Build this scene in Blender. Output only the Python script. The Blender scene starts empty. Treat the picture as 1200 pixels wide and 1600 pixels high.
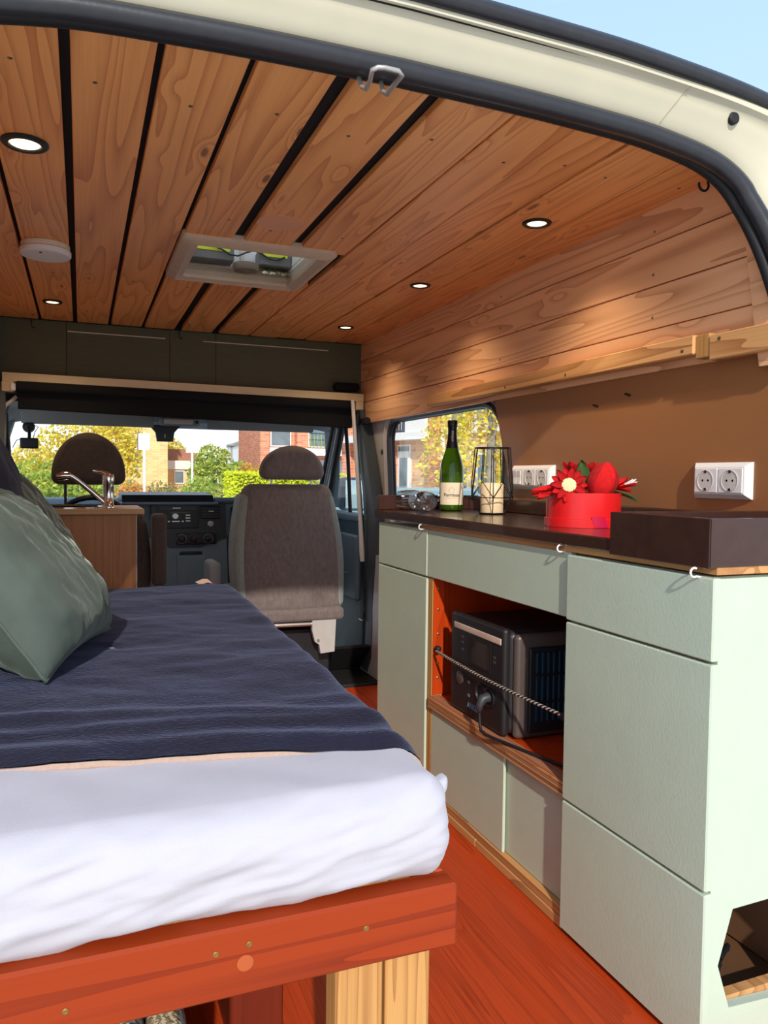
import bpy, math, random
from mathutils import Vector, Matrix, noise
random.seed(7)
S = bpy.context.scene
COL = S.collection
PI = math.pi

def srgb(r, g, b):
    def c(v):
        v /= 255.0
        return v / 12.92 if v <= .04045 else ((v + .055) / 1.055) ** 2.4
    return (c(r), c(g), c(b), 1.0)

# ------------------------------------------------------------------ camera
cam_d = bpy.data.cameras.new('camera')
cam = bpy.data.objects.new('camera', cam_d); COL.objects.link(cam)
cam_d.sensor_fit = 'VERTICAL'; cam_d.sensor_height = 36.0; cam_d.lens = 27.0
cam_d.clip_start = .02; cam_d.clip_end = 500
right = Vector((0.93041868, -0.36632452, 0.011288))
down = Vector((-0.00587126, -0.04569376, -0.99893824))
fwd = Vector((0.36645136, 0.92936453, -0.04466511))
mw = Matrix((( right.x, -down.x, -fwd.x, 0), (right.y, -down.y, -fwd.y, 0),
             (right.z, -down.z, -fwd.z, 1.0), (0, 0, 0, 1)))
cam.matrix_world = mw
S.camera = cam

# ------------------------------------------------------------------ world, sun, exposure
W = bpy.data.worlds.new('sky'); S.world = W; W.use_nodes = True
nt = W.node_tree; nt.nodes.clear()
o_ = nt.nodes.new('ShaderNodeOutputWorld'); bg = nt.nodes.new('ShaderNodeBackground')
tc = nt.nodes.new('ShaderNodeTexCoord'); sp = nt.nodes.new('ShaderNodeSeparateXYZ')
rp = nt.nodes.new('ShaderNodeValToRGB')
nz = nt.nodes.new('ShaderNodeTexNoise'); nz.inputs['Scale'].default_value = 2.2; nz.inputs['Detail'].default_value = 5
mp = nt.nodes.new('ShaderNodeMapping'); mp.inputs['Scale'].default_value = (1, 1, 3)
mxs = nt.nodes.new('ShaderNodeMix'); mxs.data_type = 'RGBA'
mr = nt.nodes.new('ShaderNodeMapRange'); mr.inputs['From Min'].default_value = .45; mr.inputs['From Max'].default_value = .8
mr.inputs['To Max'].default_value = .55
nt.links.new(tc.outputs['Generated'], sp.inputs[0]); nt.links.new(sp.outputs['Z'], rp.inputs[0])
nt.links.new(tc.outputs['Generated'], mp.inputs[0]); nt.links.new(mp.outputs[0], nz.inputs['Vector'])
nt.links.new(nz.outputs['Fac'], mr.inputs['Value']); nt.links.new(mr.outputs[0], mxs.inputs[0])
nt.links.new(rp.outputs[0], mxs.inputs[6]); mxs.inputs[7].default_value = (.72, .79, .88, 1)
nt.links.new(mxs.outputs[2], bg.inputs[0]); nt.links.new(bg.outputs[0], o_.inputs[0])
e = rp.color_ramp.elements
e[0].position = .0; e[0].color = (.92, .94, .97, 1)
e[1].position = .75; e[1].color = (.30, .47, .76, 1)
k = rp.color_ramp.elements.new(.18); k.color = (.70, .80, .93, 1)
k = rp.color_ramp.elements.new(.42); k.color = (.40, .58, .84, 1)
bg.inputs[1].default_value = .85

sun_d = bpy.data.lights.new('sun', 'SUN'); sun_d.energy = 2.1; sun_d.angle = math.radians(1.2)
sun_d.color = (1, .93, .82)
sun = bpy.data.objects.new('sun', sun_d); COL.objects.link(sun)
sun.rotation_euler = Vector((.25, 1, -.57)).to_track_quat('-Z', 'Y').to_euler()
sun.location = (-3, -10, 8)

S.view_settings.view_transform = 'Standard'; S.view_settings.look = 'None'
S.view_settings.gamma = 1.0; S.view_settings.exposure = 0.80
S.view_settings.use_curve_mapping = False
LAMP_W = 4.5
S.cycles.diffuse_bounces = 8

# ------------------------------------------------------------------ materials
MATS = {}
def _base(name):
    m = bpy.data.materials.new(name); m.use_nodes = True
    t = m.node_tree; b = t.nodes['Principled BSDF']
    MATS[name] = m
    return m, t, b
def N(t, kind, **kw):
    n = t.nodes.new(kind)
    for k_, v in kw.items():
        if k_ in n.inputs: n.inputs[k_].default_value = v
        else: setattr(n, k_, v)
    return n
def MATH(t, op, a, b=None, c=None, clamp=False):
    n = t.nodes.new('ShaderNodeMath'); n.operation = op; n.use_clamp = clamp
    for i, v in enumerate((a, b, c)):
        if v is None: continue
        if isinstance(v, (int, float)): n.inputs[i].default_value = v
        else: t.links.new(v, n.inputs[i])
    return n.outputs[0]
def MIX(t, fac, a, b, mode='MIX'):
    n = t.nodes.new('ShaderNodeMix'); n.data_type = 'RGBA'; n.blend_type = mode
    for i, v in ((0, fac), (6, a), (7, b)):
        if isinstance(v, (int, float)): n.inputs[i].default_value = v
        elif isinstance(v, tuple): n.inputs[i].default_value = v
        else: t.links.new(v, n.inputs[i])
    return n.outputs[2]
def coords(t, scale=(1, 1, 1), rnd=True):
    tcn = t.nodes.new('ShaderNodeTexCoord'); v = tcn.outputs['Object']
    if rnd:
        oi = t.nodes.new('ShaderNodeObjectInfo')
        c = t.nodes.new('ShaderNodeVectorMath'); c.operation = 'MULTIPLY_ADD'
        cmb = t.nodes.new('ShaderNodeCombineXYZ')
        for i in range(3): t.links.new(oi.outputs['Random'], cmb.inputs[i])
        t.links.new(cmb.outputs[0], c.inputs[0]); c.inputs[1].default_value = (37.1, 51.7, 23.3); t.links.new(v, c.inputs[2])
        v = c.outputs[0]
    m = t.nodes.new('ShaderNodeMapping'); m.inputs['Scale'].default_value = scale
    t.links.new(v, m.inputs[0])
    return m.outputs[0]
def bump(t, b, h, strength=.2, dist=.002):
    n = t.nodes.new('ShaderNodeBump'); n.inputs['Strength'].default_value = strength; n.inputs['Distance'].default_value = dist
    t.links.new(h, n.inputs['Height']); t.links.new(n.outputs[0], b.inputs['Normal'])
def mat(name, col, rough=.5, metal=0.0, var=.08, scale=25, bmp=0.0, bscale=120, coat=0, sheen=0, spec=.5, stretch=(1, 1, 1), sheen_col=None, trans=0, ior=1.45, dist=.002):
    if name in MATS: return MATS[name]
    m, t, b = _base(name)
    v = coords(t, stretch)
    n = N(t, 'ShaderNodeTexNoise', Scale=scale, Detail=4.0)
    t.links.new(v, n.inputs['Vector'])
    dk = tuple(max(0, c * (1 - 2 * var)) for c in col[:3]) + (1,)
    lt = tuple(min(1, c * (1 + 1.2 * var)) for c in col[:3]) + (1,)
    t.links.new(MIX(t, n.outputs['Fac'], dk, lt), b.inputs['Base Color'])
    b.inputs['Roughness'].default_value = rough; b.inputs['Metallic'].default_value = metal
    b.inputs['Coat Weight'].default_value = coat; b.inputs['Specular IOR Level'].default_value = spec
    b.inputs['Transmission Weight'].default_value = trans; b.inputs['IOR'].default_value = ior
    if sheen:
        b.inputs['Sheen Weight'].default_value = sheen; b.inputs['Sheen Roughness'].default_value = .35
        if sheen_col: b.inputs['Sheen Tint'].default_value = sheen_col
    if bmp:
        n2 = N(t, 'ShaderNodeTexNoise', Scale=bscale, Detail=3.0); t.links.new(v, n2.inputs['Vector'])
        bump(t, b, n2.outputs['Fac'], bmp, dist)
    return m
def emit(name, col, strength):
    m, t, b = _base(name)
    b.inputs['Base Color'].default_value = col; b.inputs['Emission Color'].default_value = col; b.inputs['Emission Strength'].default_value = strength
    return m
def glass(name, tint=(1, 1, 1, 1), refl=.07, pw_=5.0, gain=.6):
    m, t, b = _base(name); t.nodes.remove(b)
    out = t.nodes['Material Output']
    tr = N(t, 'ShaderNodeBsdfTransparent'); tr.inputs[0].default_value = tint
    gl = N(t, 'ShaderNodeBsdfGlossy'); gl.inputs['Roughness'].default_value = .02
    lw = N(t, 'ShaderNodeLayerWeight'); lw.inputs[0].default_value = .5
    mx = N(t, 'ShaderNodeMixShader'); t.links.new(MATH(t, 'ADD', MATH(t, 'MULTIPLY', MATH(t, 'POWER', lw.outputs['Facing'], pw_), gain), refl * .4), mx.inputs[0])
    t.links.new(tr.outputs[0], mx.inputs[1]); t.links.new(gl.outputs[0], mx.inputs[2]); t.links.new(mx.outputs[0], out.inputs[0])
    return m
def wood(name, light, dark, axis='Y', rings=9.0, knots=1.0, rough=.5, knot_col=None, fib=.25, coat=0, wide=7.0, contrast=.75, spec=.4):
    """softwood board: contour grain stretched along the axis, with knots and fine fibres"""
    m, t, b = _base(name)
    la = {'X': 0, 'Y': 1, 'Z': 2}[axis]
    def sc(a, l): return tuple(l if i == la else a for i in range(3))
    v1 = coords(t, sc(wide, .42))
    n1 = N(t, 'ShaderNodeTexNoise', Scale=1.0, Detail=2.0, Roughness=.45, Distortion=.15); t.links.new(v1, n1.inputs['Vector'])
    ring = MATH(t, 'MULTIPLY', n1.outputs['Fac'], rings * 1.7)
    v2 = coords(t, sc(13.0, 3.6))
    vo = N(t, 'ShaderNodeTexVoronoi', Scale=1.0, Randomness=1.0); t.links.new(v2, vo.inputs['Vector'])
    sepc = N(t, 'ShaderNodeSeparateColor'); t.links.new(vo.outputs['Color'], sepc.inputs[0])
    gate = MATH(t, 'GREATER_THAN', sepc.outputs[0], 1 - .42 * knots)
    d = vo.outputs['Distance']
    near = N(t, 'ShaderNodeMapRange', interpolation_type='SMOOTHERSTEP'); near.inputs['From Min'].default_value = .42
    near.inputs['From Max'].default_value = .0; near.inputs['To Min'].default_value = 0; near.inputs['To Max'].default_value = 1
    t.links.new(d, near.inputs['Value'])
    nk = MATH(t, 'MULTIPLY', near.outputs[0], gate)
    ring = MATH(t, 'ADD', ring, MATH(t, 'MULTIPLY', nk, 1.6))
    s = MATH(t, 'FRACT', ring)
    s = MATH(t, 'POWER', s, 2.6)
    v3 = coords(t, sc(260.0, 5.0))
    n3 = N(t, 'ShaderNodeTexNoise', Scale=1.0, Detail=2.0); t.links.new(v3, n3.inputs['Vector'])
    v4 = coords(t, sc(5.0, 1.2))
    n4 = N(t, 'ShaderNodeTexNoise', Scale=1.0, Detail=2.0); t.links.new(v4, n4.inputs['Vector'])
    f = MATH(t, 'ADD', MATH(t, 'MULTIPLY', s, contrast), MATH(t, 'MULTIPLY', MATH(t, 'SUBTRACT', n3.outputs['Fac'], .5), fib * 2))
    f = MATH(t, 'ADD', f, MATH(t, 'MULTIPLY', MATH(t, 'SUBTRACT', n4.outputs['Fac'], .45), .5), clamp=True)
    col = MIX(t, f, light, dark)
    km = N(t, 'ShaderNodeMapRange', interpolation_type='SMOOTHSTEP'); km.inputs['From Min'].default_value = .13
    km.inputs['From Max'].default_value = .06; km.inputs['To Min'].default_value = 0; km.inputs['To Max'].default_value = .85
    t.links.new(d, km.inputs['Value'])
    kc = knot_col or tuple(c * .35 for c in dark[:3]) + (1,)
    col = MIX(t, MATH(t, 'MULTIPLY', km.outputs[0], gate), col, kc)
    t.links.new(col, b.inputs['Base Color'])
    b.inputs['Roughness'].default_value = rough; b.inputs['Coat Weight'].default_value = coat; b.inputs['Coat Roughness'].default_value = .25
    b.inputs['Specular IOR Level'].default_value = spec
    bump(t, b, f, .12, .001)
    return m
def leafmat(name, cols, rough=.6, trans=.35):
    m, t, b = _base(name)
    g = N(t, 'ShaderNodeNewGeometry'); r = N(t, 'ShaderNodeValToRGB'); t.links.new(g.outputs['Random Per Island'], r.inputs[0])
    el = r.color_ramp.elements
    while len(el) < len(cols): el.new(.5)
    for i, c in enumerate(cols): el[i].position = i / (len(cols) - 1); el[i].color = c
    t.links.new(r.outputs[0], b.inputs['Base Color']); b.inputs['Roughness'].default_value = rough
    tl = N(t, 'ShaderNodeBsdfTranslucent'); t.links.new(r.outputs[0], tl.inputs[0])
    mx = N(t, 'ShaderNodeMixShader'); mx.inputs[0].default_value = trans
    t.links.new(b.outputs[0], mx.inputs[1]); t.links.new(tl.outputs[0], mx.inputs[2]); t.links.new(mx.outputs[0], t.nodes['Material Output'].inputs[0])
    return m
def brickmat(name, c1, c2, mortar, scale=4.0):
    m, t, b = _base(name)
    tcn = N(t, 'ShaderNodeTexCoord'); sx = N(t, 'ShaderNodeSeparateXYZ'); cx = N(t, 'ShaderNodeCombineXYZ')
    t.links.new(tcn.outputs['Object'], sx.inputs[0])
    t.links.new(MATH(t, 'ADD', sx.outputs[0], sx.outputs[1]), cx.inputs[0]); t.links.new(sx.outputs[2], cx.inputs[1])
    br = N(t, 'ShaderNodeTexBrick', Scale=scale); br.inputs['Color1'].default_value = c1; br.inputs['Color2'].default_value = c2; br.inputs['Mortar'].default_value = mortar
    br.inputs['Mortar Size'].default_value = .012; br.inputs['Row Height'].default_value = .26; br.inputs['Brick Width'].default_value = .86
    t.links.new(cx.outputs[0], br.inputs['Vector']); t.links.new(br.outputs['Color'], b.inputs['Base Color']); b.inputs['Roughness'].default_value = .85
    bump(t, b, br.outputs['Fac'], -.4, .006)
    return m

# ------------------------------------------------------------------ mesh builder
ORG = {}
class MB:
    def __init__(s): s.v = []; s.f = []; s.mi = []; s.cur = 0
    def add(s, vs, fs):
        o = len(s.v); s.v += [Vector(p) for p in vs]
        for f in fs: s.f.append(tuple(i + o for i in f)); s.mi.append(s.cur)
        return s
    def box(s, x0, x1, y0, y1, z0, z1, c=0.0):
        c = min(c, (x1 - x0) * .45, (y1 - y0) * .45, (z1 - z0) * .45)
        if c <= 0:
            vs = [(x, y, z) for z in (z0, z1) for y in (y0, y1) for x in (x0, x1)]
            return s.add(vs, [(0, 2, 3, 1), (4, 5, 7, 6), (0, 1, 5, 4), (2, 6, 7, 3), (0, 4, 6, 2), (1, 3, 7, 5)])
        vs = []; idx = {}
        L = ((x0, x1), (y0, y1), (z0, z1))
        for a in (0, 1):
            for b in (0, 1):
                for d in (0, 1):
                    for ax in range(3):
                        p = []
                        for i, sg in enumerate((a, b, d)):
                            v = L[i][sg]
                            if i != ax: v += c * (1 - 2 * sg)
                            p.append(v)
                        idx[(a, b, d, ax)] = len(vs); vs.append(p)
        fs = []
        I = idx
        cyc = [(0, 0), (1, 0), (1, 1), (0, 1)]
        for ax in range(3):
            for sg in (0, 1):
                q = []
                for (p, r) in cyc:
                    k3 = [p, r]; k3.insert(ax, sg); q.append(I[(*k3, ax)])
                if ax == 1: q.reverse()
                if sg == 0: q.reverse()
                fs.append(tuple(q))
        for ax in range(3):
            a1, a2 = [i for i in range(3) if i != ax]
            for p in (0, 1):
                for r in (0, 1):
                    def key(e_, face):
                        k3 = [0, 0, 0]; k3[ax] = e_; k3[a1] = p; k3[a2] = r
                        return I[(*k3, face)]
                    fs.append((key(0, a1), key(1, a1), key(1, a2), key(0, a2)))
        for a in (0, 1):
            for b in (0, 1):
                for d in (0, 1): fs.append((I[(a, b, d, 0)], I[(a, b, d, 1)], I[(a, b, d, 2)]))
        return s.add(vs, fs)
    def rbox(s, lo, hi, r, n=(6, 6, 6), k=3, warp=None):
        r = min([r] + [(hi[i] - lo[i]) * .4995 for i in range(3)]); rr = r
        ls = []
        for i in range(3):
            a, b = lo[i], hi[i]
            l = [a + rr * (1 - math.tan(PI / 4 * (1 - j / k))) for j in range(k)]
            l += [a + rr + (b - a - 2 * rr) * j / n[i] for j in range(n[i] + 1)]
            l += [b - rr * (1 - math.tan(PI / 4 * (j + 1) / k)) for j in range(k)]
            ls.append(l)
        X, Y, Z = ls; idx = {}; vs = []
        def vid(i, j, l):
            if (i, j, l) in idx: return idx[(i, j, l)]
            p = Vector((X[i], Y[j], Z[l]))
            q = Vector([min(max(p[a], lo[a] + r), hi[a] - r) for a in range(3)])
            d = p - q
            if d.length > 1e-9: p = q + d.normalized() * r
            if warp: p = Vector(warp(p))
            idx[(i, j, l)] = len(vs); vs.append(p); return idx[(i, j, l)]
        fs = []
        nx, ny, nz_ = len(X) - 1, len(Y) - 1, len(Z) - 1
        for i in range(nx):
            for j in range(ny):
                fs.append((vid(i, j, 0), vid(i, j + 1, 0), vid(i + 1, j + 1, 0), vid(i + 1, j, 0)))
                fs.append((vid(i, j, nz_), vid(i + 1, j, nz_), vid(i + 1, j + 1, nz_), vid(i, j + 1, nz_)))
        for i in range(nx):
            for l in range(nz_):
                fs.append((vid(i, 0, l), vid(i + 1, 0, l), vid(i + 1, 0, l + 1), vid(i, 0, l + 1)))
                fs.append((vid(i, ny, l), vid(i, ny, l + 1), vid(i + 1, ny, l + 1), vid(i + 1, ny, l)))
        for j in range(ny):
            for l in range(nz_):
                fs.append((vid(0, j, l), vid(0, j, l + 1), vid(0, j + 1, l + 1), vid(0, j + 1, l)))
                fs.append((vid(nx, j, l), vid(nx, j + 1, l), vid(nx, j + 1, l + 1), vid(nx, j, l + 1)))
        return s.add(vs, fs)
    def tube(s, pts, r, n=8, caps=True, closed=False):
        pts = [Vector(p) for p in pts]; m = len(pts)
        rs = r if isinstance(r, (list, tuple)) else [r] * m
        vs = []; up = None
        for i, p in enumerate(pts):
            if closed: tg = pts[(i + 1) % m] - pts[i - 1]
            else: tg = pts[min(i + 1, m - 1)] - pts[max(i - 1, 0)]
            tg.normalize()
            if up is None:
                up = Vector((0, 0, 1)) if abs(tg.z) < .9 else Vector((1, 0, 0))
            a = tg.cross(up)
            if a.length < 1e-6: a = tg.orthogonal()
            a.normalize(); b = a.cross(tg).normalized(); up = b
            for j in range(n):
                an = 2 * PI * j / n; vs.append(p + (a * math.cos(an) + b * math.sin(an)) * rs[i])
        fs = []
        for i in range(m if closed else m - 1):
            i2 = (i + 1) % m
            for j in range(n):
                fs.append((i * n + j, i * n + (j + 1) % n, i2 * n + (j + 1) % n, i2 * n + j))
        if caps and not closed:
            fs.append(tuple(range(n - 1, -1, -1))); fs.append(tuple((m - 1) * n + j for j in range(n)))
        return s.add(vs, fs)
    def lathe(s, prof, c=(0, 0, 0), axis='Z', n=24, cap=True, M=None):
        """prof: (radius, height) list turned about the axis through c"""
        vs = []
        for (r, h) in prof:
            for j in range(n):
                a = 2 * PI * j / n
                p = Vector((r * math.cos(a), r * math.sin(a), h))
                if axis == 'X': p = Vector((p.z, p.x, p.y))
                elif axis == 'Y': p = Vector((p.y, p.z, p.x))
                if M is not None: p = M @ p
                vs.append(p + Vector(c))
        m = len(prof); fs = []
        for i in range(m - 1):
            for j in range(n): fs.append((i * n + j, i * n + (j + 1) % n, (i + 1) * n + (j + 1) % n, (i + 1) * n + j))
        if cap:
            if prof[0][0] > 1e-6: fs.append(tuple(range(n - 1, -1, -1)))
            if prof[-1][0] > 1e-6: fs.append(tuple((m - 1) * n + j for j in range(n)))
        return s.add(vs, fs)
    def prism(s, poly, axis, a, b):
        """polygon in the two other axes (in x,y,z order) extruded along axis from a to b"""
        def P(p, h):
            q = list(p); q.insert({'X': 0, 'Y': 1, 'Z': 2}[axis], h); return q
        n = len(poly)
        vs = [P(p, a) for p in poly] + [P(p, b) for p in poly]
        fs = [tuple(range(n - 1, -1, -1)), tuple(range(n, 2 * n))] + [(i, (i + 1) % n, n + (i + 1) % n, n + i) for i in range(n)]
        return s.add(vs, fs)
    def grid(s, fn, nu, nv):
        vs = [fn(i / nu, j / nv) for j in range(nv + 1) for i in range(nu + 1)]
        fs = [(j * (nu + 1) + i, j * (nu + 1) + i + 1, (j + 1) * (nu + 1) + i + 1, (j + 1) * (nu + 1) + i) for j in range(nv) for i in range(nu)]
        return s.add(vs, fs)
    def build(s, name, mat_, parent=None, smooth=35, origin=None, recalc=True):
        import bmesh
        if parent is not None: o = ORG[parent.name]
        elif origin is not None: o = Vector(origin)
        else:
            xs = [p.x for p in s.v]; ys = [p.y for p in s.v]; zs = [p.z for p in s.v]
            o = Vector(((min(xs) + max(xs)) / 2, (min(ys) + max(ys)) / 2, min(zs)))
        me = bpy.data.meshes.new(name)
        me.from_pydata([p - o for p in s.v], [], s.f)
        for mm in (mat_ if isinstance(mat_, (list, tuple)) else [mat_]): me.materials.append(mm)
        me.polygons.foreach_set('material_index', s.mi)
        if recalc:
            bm = bmesh.new(); bm.from_mesh(me); bmesh.ops.recalc_face_normals(bm, faces=bm.faces); bm.to_mesh(me); bm.free()
        if smooth:
            me.polygons.foreach_set('use_smooth', [True] * len(me.polygons))
            me.set_sharp_from_angle(angle=math.radians(smooth))
        ob = bpy.data.objects.new(name, me); COL.objects.link(ob)
        if parent is not None: ob.parent = parent
        else: ob.location = o
        ORG[ob.name] = o
        return ob
def thing(name, label, cat, loc=(0, 0, 0), group=None):
    o = bpy.data.objects.new(name, None); COL.objects.link(o); o.location = loc; o.empty_display_size = .05
    ORG[o.name] = Vector(loc)
    return tag(o, label, cat, group)
def tag(o, label, cat, group=None):
    o['label'] = label; o['category'] = cat
    if group: o['group'] = group
    return o
def struct(o, label=None):
    o['kind'] = 'structure'
    if label: o['label'] = label
    return o
def troot(name, label=None, loc=(0, 0, 0)):
    o = bpy.data.objects.new(name, None); COL.objects.link(o); o.location = loc; o.empty_display_size = .05
    ORG[o.name] = Vector(loc); return struct(o, label)
def share(src, name, parent, delta):
    """another copy of a small part that shares its mesh, moved by delta"""
    o = src.copy(); COL.objects.link(o); o.parent = parent
    d = ORG[src.name] + src.location * (1 if src.parent else 0)
    o.location = Vector(delta); ORG[o.name] = ORG[parent.name] if parent else Vector(delta)
    return o
def text_mesh(txt, size, bold=.02):
    c = bpy.data.curves.new('lettering', 'FONT'); c.body = txt; c.size = size; c.align_x = 'CENTER'; c.align_y = 'CENTER'; c.extrude = 0; c.offset = size * bold
    c.resolution_u = 3
    o = bpy.data.objects.new('lettering', c); COL.objects.link(o)
    dg = bpy.context.evaluated_depsgraph_get(); dg.update()
    me = bpy.data.meshes.new_from_object(o.evaluated_get(dg))
    vs = [v.co.copy() for v in me.vertices]; fs = [tuple(p.vertices) for p in me.polygons]
    bpy.data.objects.remove(o); bpy.data.curves.remove(c); bpy.data.meshes.remove(me)
    return vs, fs
def fbm(p, sx=1, sy=1, sz=1, o=3):
    return noise.fractal(Vector((p[0] * sx, p[1] * sy, p[2] * sz)), 1.0, 2.0, o, noise_basis='PERLIN_ORIGINAL')

# ------------------------------------------------------------------ palette
M_ceil = wood('ceiling_pine', srgb(250, 176, 106), srgb(204, 120, 64), 'Y', rings=10, knots=.8, rough=.42, spec=.5)
M_wallp = wood('wall_pine', srgb(246, 190, 142), srgb(196, 134, 92), 'Y', rings=8, knots=.8, rough=.5, fib=.15)
M_rail = wood('rail_pine', srgb(226, 168, 108), srgb(160, 98, 50), 'Y', rings=7, knots=.3, rough=.55)
M_post = wood('post_pine', srgb(196, 144, 82), srgb(152, 98, 48), 'Z', rings=7, knots=.15, rough=.6, fib=.35, wide=14)
M_red = wood('red_stained_pine', srgb(150, 52, 12), srgb(108, 30, 6), 'X', rings=6, knots=.4, rough=.5, contrast=.6, spec=.22)
M_redy = wood('red_stained_rail', srgb(180, 68, 26), srgb(128, 40, 14), 'Y', rings=6, knots=.4, rough=.42, contrast=.6)
M_floor = wood('red_stained_floor', srgb(188, 66, 24), srgb(128, 36, 10), 'Y', rings=5, knots=.12, rough=.4, fib=.8, wide=9, contrast=.4, spec=.35)
M_nook = wood('red_stained_ply', srgb(190, 62, 14), srgb(130, 32, 6), 'Z', rings=4, knots=.1, rough=.35, contrast=.4)
M_oak = wood('oak_veneer', srgb(176, 118, 72), srgb(134, 84, 48), 'Z', rings=5, knots=.0, rough=.5, fib=.5, wide=16, contrast=.4)
M_oaktop = wood('oak_top', srgb(196, 150, 100), srgb(150, 104, 64), 'X', rings=5, knots=.0, rough=.45, fib=.4, wide=16, contrast=.4)
M_plyedge = wood('plywood_edge', srgb(180, 120, 90), srgb(86, 48, 34), 'Y', rings=3, knots=0, rough=.55, fib=.6, wide=120, contrast=.8)
M_batten = wood('batten_pine', srgb(206, 150, 92), srgb(150, 98, 56), 'Y', rings=6, knots=.2, rough=.6)
M_dark = mat('black_gap', (.012, .012, .014, 1), .8)
M_mint = mat('mint_paint', srgb(190, 202, 180), .42, var=.03, scale=14, bmp=.35, bscale=180, spec=.45, dist=.0012)
M_panel = mat('brown_satin_panel', srgb(164, 110, 68), .30, var=.14, scale=4, bmp=.12, bscale=260, stretch=(1, .25, 1), spec=.55)
M_top = mat('dark_brown_lacquer', srgb(64, 40, 33), .22, var=.2, scale=30, bmp=.08, bscale=90, coat=.3)
M_cream = mat('cream_van_paint', srgb(206, 199, 174), .35, var=.05, scale=9, bmp=.05, bscale=30, coat=.2)
M_white_body = mat('white_van_paint', srgb(214, 210, 206), .35, var=.05, scale=9)
M_rubber = mat('black_rubber', srgb(50, 50, 54), .32, var=.15, scale=40, bmp=.1)
M_rubber2 = mat('matt_rubber', srgb(28, 28, 30), .6, var=.15, scale=40)
M_trimg = mat('grey_pillar_trim', srgb(74, 80, 84), .5, var=.06, bmp=.15, bscale=300)
M_teal = mat('teal_grey_plastic', srgb(112, 130, 140), .5, var=.06, bmp=.12, bscale=320)
M_tealdk = mat('dark_teal_door_card', srgb(72, 94, 102), .55, var=.06, bmp=.12, bscale=320)
M_blackpl = mat('black_plastic', srgb(30, 31, 33), .42, var=.1, bmp=.06, bscale=300)
M_console = mat('charcoal_console', srgb(56, 58, 62), .45, var=.06, bmp=.06, bscale=300)
M_olive = mat('dark_olive_board', srgb(92, 94, 74), .75, var=.12, scale=60, stretch=(.3, 1, 3))
M_lining = mat('grey_headliner', srgb(150, 152, 152), .85, var=.05, bmp=.2, bscale=400)
M_screw = mat('screw_zinc', srgb(150, 140, 120), .35, metal=.9)
M_chrome = mat('chrome', srgb(225, 222, 218), .12, metal=1.0, var=.02)
M_steel = mat('brushed_steel', srgb(190, 188, 182), .35, metal=.9)
M_whitepl = mat('white_plastic', srgb(236, 232, 228), .3, var=.02)
M_offwhite = mat('offwhite_plastic', srgb(220, 206, 186), .38, var=.04)
M_creampl = mat('cream_rail', srgb(226, 204, 160), .5, var=.05)
M_blind = mat('black_blind_fabric', srgb(20, 20, 22), .9, var=.15, scale=90)
M_glass = glass('window_glass', (.97, .985, .98, 1))
M_seat = mat('seat_grey_brown', srgb(112, 101, 98), .95, var=.22, scale=70, bmp=.5, bscale=420, sheen=.35, stretch=(1, 1, .5))
M_seatside = mat('seat_side_grey', srgb(128, 134, 128), .9, var=.12, scale=60, bmp=.4, bscale=420, sheen=.3)
M_seatdk = mat('driver_seat_fabric', srgb(78, 66, 60), .95, var=.2, scale=70, bmp=.4, bscale=420, sheen=.2)

# ------------------------------------------------------------------ the van: floor, ceiling, walls
CX = .52                                             # centre line of the van
ZC = 1.70                                            # ceiling boards
floor = struct(MB().box(-.36, 1.40, .86, 3.42, -.03, 0.0, .002).build('floor', M_floor, smooth=0), 'red-orange stained wooden van floor with brushed grain')
struct(MB().box(-.40, 1.44, 3.42, 5.2, -.16, -.12).build('floor_front', mat('cab_rubber_mat', srgb(40, 44, 46), .8, bmp=.3, bscale=200), smooth=0), 'dark rubber floor of the driver cab')

ceiling = troot('ceiling', 'ceiling of stained pine boards with black gaps', (CX, 2.5, ZC))
VX0, VX1, VY0, VY1 = .275, .750, 2.307, 2.797
b = MB()
for (x0, x1, y0, y1) in ((-.36, .30, 1.27, 3.9), (.72, 1.42, 1.27, 3.9), (.30, .72, 1.27, VY0 + .03), (.30, .72, VY1 - .03, 3.9)):
    b.box(x0, x1, y0, y1, ZC + .020, ZC + .034)
b.build('backing_board', M_dark, ceiling, smooth=0)
gaps = [(-.335, .004), (-.170, .012), (-.022, .018), (.127, .014), (.277, .014), (.437, .034), (.614, .034), (.783, .006), (.927, .005), (1.067, .008), (1.238, .007), (1.385, .004)]
screw_src = None
def screw_at(par, p, nrm='-Z', r=.0045):
    b_ = MB(); x, y, z = p
    if nrm == '-Z': b_.lathe([(r, .001), (r, -.0005), (r * .5, -.0018), (0, -.0018)], p, n=8)
    elif nrm == '-X': b_.lathe([(r, .001), (r, -.0005), (r * .5, -.0018), (0, -.0018)], p, axis='X', n=8)
    elif nrm == '-Y': b_.lathe([(r, .001), (r, -.0005), (r * .5, -.0018), (0, -.0018)], p, axis='Y', n=8)
    return b_.build('screw', M_screw, par)
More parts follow.
